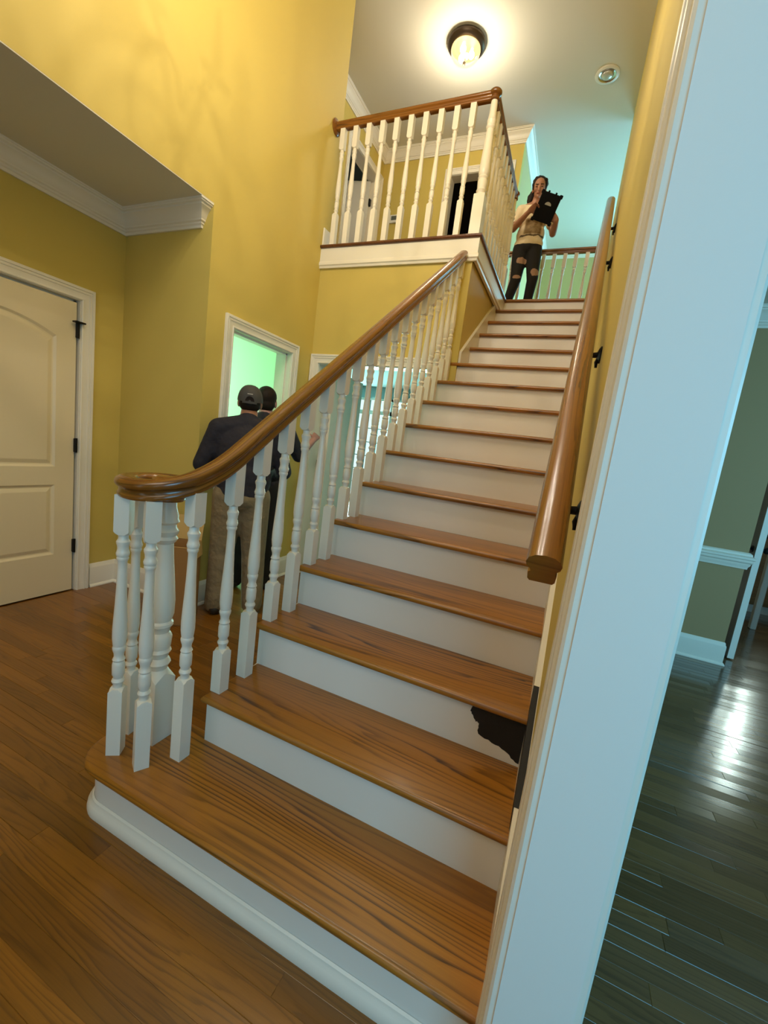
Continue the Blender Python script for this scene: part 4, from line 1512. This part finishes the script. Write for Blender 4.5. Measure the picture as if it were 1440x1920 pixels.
flap((bx0, by0, bh), (bx0, by1, bh), (-0.07, 0, 0.09), 'flap')
# upright line of dark print on the side, too small to read
m = MB()
for i in range(5):
    m.box((bx0 + 0.03, by0 - 0.0012, 0.07 + i * 0.018), (bx0 + 0.048, by0 - 0.0004, 0.083 + i * 0.018))
m.build('print_mark', M['ink'], cb)

# ================================================================== people
def capsule(m, p, q, rp, rq, n=12):
    p, q = Vector(p), Vector(q)
    d = (q - p)
    ln = d.length
    rot = Vector((0, 0, 1)).rotation_difference(d.normalized()).to_matrix().to_4x4() if ln > 1e-6 else Matrix.Identity(4)
    prof = []
    for i in range(6):
        a = -PI / 2 + (PI / 2) * i / 5
        prof.append((max(rp * math.cos(a), 0.0005), rp * math.sin(a)))
    for i in range(6):
        a = (PI / 2) * i / 5
        prof.append((max(rq * math.cos(a), 0.0005), ln + rq * math.sin(a)))
    m.lathe(prof, n, Matrix.Translation(p) @ rot)


def ell(m, c, r, rot=None, n=14):
    prof = [(max(math.cos(a), 0.001), math.sin(a)) for a in [-PI / 2 + PI * i / 10 for i in range(11)]]
    mt = Matrix.Translation(Vector(c)) @ (rot.to_4x4() if rot else Matrix.Identity(4)) @ Matrix.Diagonal((r[0], r[1], r[2], 1))
    m.lathe(prof, n, mt)


def fuse(m, name, material, parent, voxel=0.010, smooth=6):
    """Union of overlapping volumes as one continuous skin (voxel remesh), baked to a mesh."""
    me = bpy.data.meshes.new(name)
    me.from_pydata(m.v, [], m.f)
    bm = bmesh.new(); bm.from_mesh(me); bmesh.ops.recalc_face_normals(bm, faces=bm.faces); bm.to_mesh(me); bm.free()
    t = bpy.data.objects.new(name + '_tmp', me)
    COL.objects.link(t)
    r = t.modifiers.new('r', 'REMESH'); r.mode = 'VOXEL'; r.voxel_size = voxel
    s_ = t.modifiers.new('s', 'SMOOTH'); s_.iterations = smooth; s_.factor = 0.5
    dg = bpy.context.evaluated_depsgraph_get()
    new = bpy.data.meshes.new_from_object(t.evaluated_get(dg))
    bpy.data.objects.remove(t)
    new.name = name
    new.polygons.foreach_set('use_smooth', [True] * len(new.polygons))
    new.materials.clear()
    new.materials.append(material)
    o = bpy.data.objects.new(name, new)
    COL.objects.link(o)
    if parent:
        at(o, parent)
    return o


def hand(m, wrist, dirv, palm_n, curl=0.5, side=1, L=0.17):
    """Palm plus five separate bent fingers. dirv: wrist to knuckles; palm_n: out of the palm; side: thumb side."""
    w, d, n_ = Vector(wrist), Vector(dirv).normalized(), Vector(palm_n)
    n_ = (n_ - d * n_.dot(d)).normalized()
    x = d.cross(n_).normalized() * side
    for k in range(4):                       # palm rays
        off = (-1.5 + k) * 0.019
        capsule(m, w + x * off * 0.55 + d * 0.01, w + d * 0.085 + x * off, 0.015, 0.0115)
    for k, ln in enumerate((0.070, 0.080, 0.075, 0.058)):
        off = (1.5 - k) * 0.0205
        p = w + d * 0.088 + x * off
        a = 0.0
        dd = d.copy()
        for j, f in enumerate((0.45, 0.32, 0.23)):
            a += curl * (0.75 if j == 0 else 0.9)
            dd = (d * math.cos(a) + n_ * math.sin(a)).normalized()
            q = p + dd * ln * f
            capsule(m, p, q, 0.0088 - 0.001 * j, 0.0080 - 0.001 * j, 8)
            p = q
    p = w + d * 0.025 + x * 0.030
    q = p + (x * 0.75 + d * 0.6 + n_ * 0.35).normalized() * 0.038
    r_ = q + (d * 0.9 + n_ * (0.3 + curl * 0.6)).normalized() * 0.030
    capsule(m, w + d * 0.015 + x * 0.015, p, 0.014, 0.0125, 8)
    capsule(m, p, q, 0.0115, 0.010, 8)
    capsule(m, q, r_, 0.0095, 0.0085, 8)


def frame(fwd, upv=(0, 0, 1)):
    f = Vector(fwd).normalized()
    u = Vector(upv)
    s_ = f.cross(u).normalized()
    u = s_.cross(f).normalized()
    return Matrix((s_, f, u)).transposed()      # columns: right, forward, up


# ---- woman with a tablet on the landing
wo = empty('person', (0.10, 4.70, F2))
tag(wo, 'woman in printed cream tee and ripped black jeans reading a tablet upstairs', 'person')
body = MB()
hd = frame((0.10, -0.94, -0.30))
HC = Vector((0.158, 4.705, 4.555))
ell(body, HC + hd @ Vector((0, 0.0, 0.025)), (0.072, 0.092, 0.088), hd)
ell(body, HC + hd @ Vector((0, 0.028, -0.050)), (0.052, 0.060, 0.066), hd)
capsule(body, HC + hd @ Vector((0, 0.075, -0.085)), HC + hd @ Vector((0, 0.06, -0.08)), 0.018, 0.022)      # chin
capsule(body, HC + hd @ Vector((0, 0.092, 0.005)), HC + hd @ Vector((0, 0.108, -0.030)), 0.010, 0.014, 8)   # nose
for s_ in (-1, 1):
    ell(body, HC + hd @ Vector((s_ * 0.073, -0.005, -0.012)), (0.010, 0.020, 0.032), hd, 8)                  # ears
    ell(body, HC + hd @ Vector((s_ * 0.036, 0.070, -0.022)), (0.022, 0.020, 0.020), hd, 8)                   # cheeks
NK = Vector((0.140, 4.735, 4.395))
capsule(body, HC + Vector((0, 0.02, -0.06)), NK, 0.050, 0.054)
shR, shL = Vector((-0.015, 4.735, 4.350)), Vector((0.305, 4.735, 4.330))
hipc = Vector((0.130, 4.73, 3.93))
capsule(body, NK, shR, 0.050, 0.048); capsule(body, NK, shL, 0.050, 0.048)
ell(body, (0.143, 4.73, 4.23), (0.155, 0.095, 0.17)); ell(body, (0.138, 4.73, 4.04), (0.135, 0.09, 0.15)); ell(body, hipc, (0.155, 0.10, 0.11))
elR, wrR = Vector((-0.055, 4.615, 4.090)), Vector((0.130, 4.445, 4.180))
elL, wrL = Vector((0.400, 4.66, 4.030)), Vector((0.437, 4.490, 4.085))
capsule(body, shR, elR, 0.046, 0.038); capsule(body, elR, elR.lerp(wrR, 0.4), 0.038, 0.036); capsule(body, elR.lerp(wrR, 0.4), wrR, 0.036, 0.024)
capsule(body, shL, elL, 0.046, 0.038); capsule(body, elL, elL.lerp(wrL, 0.4), 0.038, 0.036); capsule(body, elL.lerp(wrL, 0.4), wrL, 0.036, 0.024)
TEE_C = (0.170, 4.6, 4.115)
# tablet plane
tc_ = Vector((0.318, 4.395, 4.170))
tn = Vector((-0.10, 0.80, 0.58)).normalized()          # screen side, towards her face
tx = Vector((0.905, 0.0, -0.425)).normalized()
tx = (tx - tn * tx.dot(tn)).normalized()
tz = tx.cross(tn).normalized()
if tz.z < 0:
    tz = -tz
capsule
hand(body, wrR, (tc_ - tx * 0.10 + tz * 0.01) - wrR, -tx * 0.2 + tn * -0.6 + Vector((0.3, 0, 0)), 0.35, 1)
hand(body, wrL, (tc_ + tx * 0.120 - tz * 0.055 + tn * 0.03) - wrL, -tx * 0.6 - tn * 0.5, 0.3, -1)
hipR, hipL = Vector((0.055, 4.73, 3.90)), Vector((0.210, 4.73, 3.89))
knR, knL = Vector((0.060, 4.685, 3.545)), Vector((0.255, 4.685, 3.545))
anR, anL = Vector((-0.045, 4.74, 3.13)), Vector((0.222, 4.74, 3.13))
for h_, k_, a_ in ((hipR, knR, anR), (hipL, knL, anL)):
    capsule(body, h_, k_, 0.085, 0.055); capsule(body, k_, a_, 0.054, 0.038)
    capsule(body, a_ + Vector((0, 0.02, -0.045)), a_ + Vector((0.01, -0.13, -0.050)), 0.034, 0.028)
fuse(body, 'body', M['skin'], wo, 0.0075, 3)
# face details
for s_ in (-1, 1):
    e = MB(); ell(e, HC + hd @ Vector((s_ * 0.031, 0.083, 0.004)), (0.012, 0.007, 0.0035), hd, 10); at(e.build('eye', M['eye'], None, 60), wo)
    e = MB(); capsule(e, HC + hd @ Vector((s_ * 0.016, 0.090, 0.026)), HC + hd @ Vector((s_ * 0.046, 0.078, 0.028)), 0.0045, 0.003, 6); at(e.build('eyebrow', M['hair'], None, 60), wo)
e = MB(); ell(e, HC + hd @ Vector((0, 0.090, -0.056)), (0.022, 0.010, 0.007), hd, 10); at(e.build('mouth', M['lip'], None, 60), wo)
hair = MB()
ell(hair, HC + hd @ Vector((0, -0.018, 0.040)), (0.082, 0.094, 0.088), hd)
ell(hair, HC + hd @ Vector((0, -0.060, -0.01)), (0.078, 0.060, 0.095), hd)
for s_ in (-1, 1):
    ell(hair, HC + hd @ Vector((s_ * 0.066, 0.000, 0.03)), (0.020, 0.045, 0.05), hd, 8)
for i in range(7):       # gathered curls falling behind one shoulder
    t_ = i / 6
    ell(hair, HC + Vector((-0.070 - 0.028 * math.sin(t_ * 3), 0.055 + 0.02 * t_, -0.02 - 0.20 * t_)), (0.040 + 0.012 * math.sin(9 * t_), 0.045, 0.040), None, 9)
for i in range(10):
    a_ = -0.5 + i * 0.46
    ell(hair, HC + hd @ Vector((0.070 * math.cos(a_), -0.030 + 0.040 * math.sin(a_ * 2), 0.045 + 0.062 * abs(math.sin(a_)))), (0.024, 0.034, 0.026), None, 7)
fuse(hair, 'hair', M['hair'], wo, 0.008, 2)
tee = MB()
ell(tee, (0.143, 4.73, 4.235), (0.172, 0.112, 0.165)); ell(tee, (0.139, 4.725, 4.06), (0.165, 0.112, 0.16)); ell(tee, (0.135, 4.725, 3.955), (0.172, 0.118, 0.085))
capsule(tee, NK + Vector((0, 0.0, -0.045)), shR, 0.058, 0.062); capsule(tee, NK + Vector((0, 0, -0.045)), shL, 0.058, 0.062)
capsule(tee, shR, shR.lerp(elR, 0.60), 0.062, 0.062); capsule(tee, shL, shL.lerp(elL, 0.62), 0.062, 0.060)
t_o = fuse(tee, 'shirt', tee_material(), wo, 0.010, 4)
RIPS = [((0.100, 4.60, 3.745), 0.062, 0.040), ((0.075, 4.60, 3.560), 0.050, 0.022), ((0.275, 4.60, 3.605), 0.050, 0.042)]
pn = MB()
ell(pn, hipc + Vector((0, 0, -0.005)), (0.170, 0.115, 0.11))
for h_, k_, a_ in ((hipR, knR, anR), (hipL, knL, anL)):
    capsule(pn, h_, k_, 0.096, 0.066); capsule(pn, k_, a_ + Vector((0, 0, 0.02)), 0.064, 0.047)
fuse(pn, 'jeans', jeans_material(), wo, 0.010, 4)
for a_ in (anR, anL):
    sh_ = MB()
    capsule(sh_, a_ + Vector((0, 0.03, -0.042)), a_ + Vector((0.01, -0.15, -0.052)), 0.040, 0.032)
    at(sh_.build('shoe', M['shoe'], None, 60), wo)

tb = empty('tablet', tc_)
tag(tb, 'black cased tablet with grey half round emblem held by the woman', 'tablet')
TM = Matrix((tx, tn, tz)).transposed().to_4x4()
m = MB().box((-0.108, -0.009, -0.135), (0.108, 0.009, 0.135), 0.006)
for cx_ in (-0.1, 0.1):
    for cz_ in (-0.127, 0.127):
        m.box((cx_ - 0.018, -0.013, cz_ - 0.018), (cx_ + 0.018, 0.013, cz_ + 0.018), 0.006)
m.box((-0.05, -0.012, 0.130), (-0.03, 0.012, 0.150), 0.003).box((0.03, -0.012, 0.130), (0.05, 0.012, 0.150), 0.003)
m.build('case', M['case'], tb, None, TM)
pts = [(0.035 * math.cos(PI * i / 14), 0.026 + 0.030 * math.sin(PI * i / 14)) for i in range(15)]
m = MB().prism(pts, 'y', -0.0112, -0.0088)
m.build('emblem', M['grey'], tb, None, TM)
m = MB().box((-0.095, 0.0085, -0.118), (0.095, 0.0105, 0.118))
m.build('screen', M['screen'], tb, None, TM)


# ---- man in a cap, seen from behind
def man(name, base, fwd, label, H, capped, armspec, pant, shirtmat, skinmat, elbow_show=True, lean=0.0):
    o = empty(name, (base[0], base[1], 0.0))
    tag(o, label, 'person')
    F = frame((fwd[0], fwd[1], 0))
    B = Vector((base[0], base[1], 0))
    k = H / 1.75

    def P(x, y, z_):
        return B + F @ Vector((x * k, y * k, 0)) + Vector((0, 0, z_ * k))
    b = MB()
    hc = P(0.0, 0.07 + lean, 1.625)
    ell(b, hc + Vector((0, 0, 0.02 * k)), (0.076 * k, 0.095 * k, 0.095 * k), F)
    ell(b, hc + F @ Vector((0, 0.03, -0.055)) * k, (0.056 * k, 0.065 * k, 0.065 * k), F)
    capsule(b, hc + F @ Vector((0, 0.092, 0.0)) * k, hc + F @ Vector((0, 0.112, -0.035)) * k, 0.010, 0.015, 8)
    for s_ in (-1, 1):
        ell(b, hc + F @ Vector((s_ * 0.079, -0.002, -0.015)) * k, (0.011, 0.022, 0.034), F, 8)
    nk = P(0, 0.02 + lean * 0.7, 1.47)
    capsule(b, hc + Vector((0, 0, -0.06)), nk, 0.058, 0.064)
    shs = {s_: P(s_ * 0.195, lean * 0.6, 1.40) for s_ in (-1, 1)}
    for s_ in (-1, 1):
        capsule(b, nk, shs[s_], 0.06, 0.056)
    ell(b, P(0, lean * 0.4, 1.22), (0.185 * k, 0.12 * k, 0.22 * k), F)
    ell(b, P(0, 0, 1.00), (0.165 * k, 0.115 * k, 0.16 * k), F)
    arms = {}
    for s_ in (-1, 1):
        el, wr, hdir, hn = armspec[s_]
        el, wr = P(*el), P(*wr)
        arms[s_] = (el, wr)
        capsule(b, shs[s_], el, 0.052, 0.042); capsule(b, el, wr, 0.042, 0.027)
        hand(b, wr, F @ Vector(hdir), F @ Vector(hn), 0.35, s_)
    legs = []
    for s_ in (-1, 1):
        hp, kn, an = P(s_ * 0.09, 0, 0.92), P(s_ * 0.115, 0.015, 0.50), P(s_ * 0.135, -0.01, 0.09)
        legs.append((hp, kn, an))
        capsule(b, hp, kn, 0.09, 0.06); capsule(b, kn, an, 0.058, 0.040)
        capsule(b, an + Vector((0, 0, -0.05)), an + F @ Vector((s_ * 0.03, 0.15, -0.055)), 0.036, 0.032)
    fuse(b, 'body', skinmat, o, 0.0075, 2)
    for s_ in (-1, 1):
        e = MB(); ell(e, hc + F @ Vector((s_ * 0.031, 0.086, 0.008)) * k, (0.012, 0.009, 0.007), F, 8); at(e.build('eye', M['eye'], None, 60), o)
    sh = MB()
    ell(sh, P(0, lean * 0.4, 1.235), (0.215 * k, 0.150 * k, 0.22 * k), F)
    ell(sh, P(0, 0.0, 1.06), (0.205 * k, 0.150 * k, 0.20 * k), F)
    ell(sh, P(0, 0.0, 0.95), (0.200 * k, 0.148 * k, 0.11 * k), F)
    capsule(sh, nk + Vector((0, 0, -0.05)), nk + F @ Vector((0, 0.004, 0.000)), 0.092, 0.076)
    for s_ in (-1, 1):
        capsule(sh, nk + Vector((0, 0, -0.012)), shs[s_], 0.073, 0.074)
        el, wr = arms[s_]
        capsule(sh, shs[s_], el, 0.072, 0.058)
        if armspec['sleeve'] == 'long':
            capsule(sh, el, el.lerp(wr, 0.85), 0.057, 0.042)
    fuse(sh, 'shirt', shirtmat, o, 0.011, 4)
    pn_ = MB()
    ell(pn_, P(0, -0.01, 0.92), (0.180 * k, 0.140 * k, 0.12 * k), F)
    for hp, kn, an in legs:
        capsule(pn_, hp, kn, 0.115, 0.088); capsule(pn_, kn, an + Vector((0, 0, -0.015)), 0.086, 0.076)
    fuse(pn_, 'trousers', pant, o, 0.011, 3)
    for s_, (hp, kn, an) in zip((-1, 1), legs):
        e = MB()
        capsule(e, an + F @ Vector((0, -0.03, -0.045)), an + F @ Vector((s_ * 0.03, 0.17, -0.052)), 0.045, 0.038)
        for i, v in enumerate(e.v):
            e.v[i] = (v[0], v[1], max(v[2], 0.001))
        at(e.build('shoe', M['shoe'], None, 60), o)
    hr_ = MB()
    if capped:
        ell(hr_, hc + F @ Vector((0, -0.022, -0.022)) * k, (0.079 * k, 0.082 * k, 0.060 * k), F)
        fuse(hr_, 'hair', M['hair'], o, 0.008, 2)
        cp = MB()
        # crown of the cap, half dome cut above the ears
        rings = []
        for i in range(9):
            a_ = (PI / 2) * i / 8
            zz = 0.012 + 0.112 * math.sin(a_)
            rr = math.cos(a_) ** 0.75
            rings.append([hc + F @ (Vector((max(rr, 0.02) * 0.092 * math.cos(t_), -0.004 + max(rr, 0.02) * 0.110 * math.sin(t_), zz - 0.020 * (0.5 + 0.5 * math.sin(-t_)) * (1 - i / 8)) ) * k) for t_ in [2 * PI * j / 32 for j in range(32)]])
        cp.rings(rings)
        cap_o = at(cp.build('cap', M['cap'], None, 60), o)
        br = MB()
        pts_ = []
        for i in range(13):
            a_ = PI * i / 12
            pts_.append((0.082 * math.cos(a_), 0.085 + 0.085 * math.sin(a_)))
        br.add([hc + F @ (Vector((x, y, 0.018 - 0.02 * abs(x) / 0.08)) * k) for x, y in pts_] + [hc + F @ (Vector((x, y, 0.022 - 0.02 * abs(x) / 0.08)) * k) for x, y in pts_],
               [list(range(13))[::-1], list(range(13, 26))] + [[i, (i + 1) % 13, 13 + (i + 1) % 13, 13 + i] for i in range(13)])
        br_o = br.build('brim', M['cap']); br_o.parent = cap_o
        # strap opening at the back: dark half round with a strap below and small stitched mark above
        op = MB()
        pts_ = [(0.036 * math.cos(PI * i / 12), 0.036 * math.sin(PI * i / 12)) for i in range(13)]
        def bk(x, z_, d):
            ang = x / 0.105
            return hc + F @ (Vector((0.094 * math.sin(ang) * 1.02, -0.004 - (0.112 + d) * math.cos(ang), -0.004 + z_)) * k)
        op.add([bk(x, z_, 0.000) for x, z_ in pts_] + [bk(x, z_, 0.003) for x, z_ in pts_],
               [list(range(13))[::-1], list(range(13, 26))] + [[i, (i + 1) % 13, 13 + (i + 1) % 13, 13 + i] for i in range(13)])
        q_ = op.build('strap_opening', M['hair']); q_.parent = cap_o
        stp = MB()
        rr_ = [[bk(x, z_, dd) for z_, dd in ((-0.016, 0.0), (0.0, 0.0), (0.0, 0.006), (-0.016, 0.006))] for x in [-0.06 + 0.01 * i for i in range(13)]]
        stp.rings(rr_)
        q_ = stp.build('strap', M['cap']); q_.parent = cap_o
        mk = MB()
        for i in range(6):
            x = -0.02 + 0.007 * i
            mk.add([bk(x, 0.050, 0.001), bk(x + 0.005, 0.050, 0.001), bk(x + 0.005, 0.055, -0.002), bk(x, 0.055, -0.002)], [[0, 1, 2, 3]])
        q_ = mk.build('stitched_mark', M['grey']); q_.parent = cap_o
    else:
        ell(hr_, hc + F @ Vector((0, -0.016, 0.035)) * k, (0.086 * k, 0.100 * k, 0.092 * k), F)
        ell(hr_, hc + F @ Vector((0, -0.040, -0.020)) * k, (0.080 * k, 0.066 * k, 0.070 * k), F)
        fuse(hr_, 'hair', M['hair'], o, 0.008, 2)
    return o


spec1 = {'sleeve': 'long', -1: ((-0.30, 0.02, 1.13), (-0.20, 0.22, 1.02), (0.5, 0.8, 0.1), (0.5, 0, -0.6)), 1: ((0.29, 0.05, 1.13), (0.18, 0.24, 1.05), (-0.5, 0.8, 0.1), (-0.5, 0, -0.6))}
man('person', (-1.03, 1.515), (-0.64, 0.77), 'man in charcoal cap, navy shirt and khaki trousers seen from behind', 1.66, True, spec1, M['khaki'], M['navy'], M['skin'], lean=0.03)
spec2 = {'sleeve': 'short', -1: ((-0.30, 0.02, 1.12), (-0.22, 0.22, 1.08), (0.4, 0.8, 0.2), (0.5, 0, -0.6)), 1: ((0.31, 0.10, 1.20), (0.43, 0.28, 1.36), (0.2, 0.8, 0.4), (-0.4, 0.3, -0.6))}
man('person', (-1.30, 2.00), (-0.55, 0.83), 'bareheaded man with black hair standing in front of the capped man', 1.72, False, spec2, M['blackcloth'], M['navy'], M['skinp'])
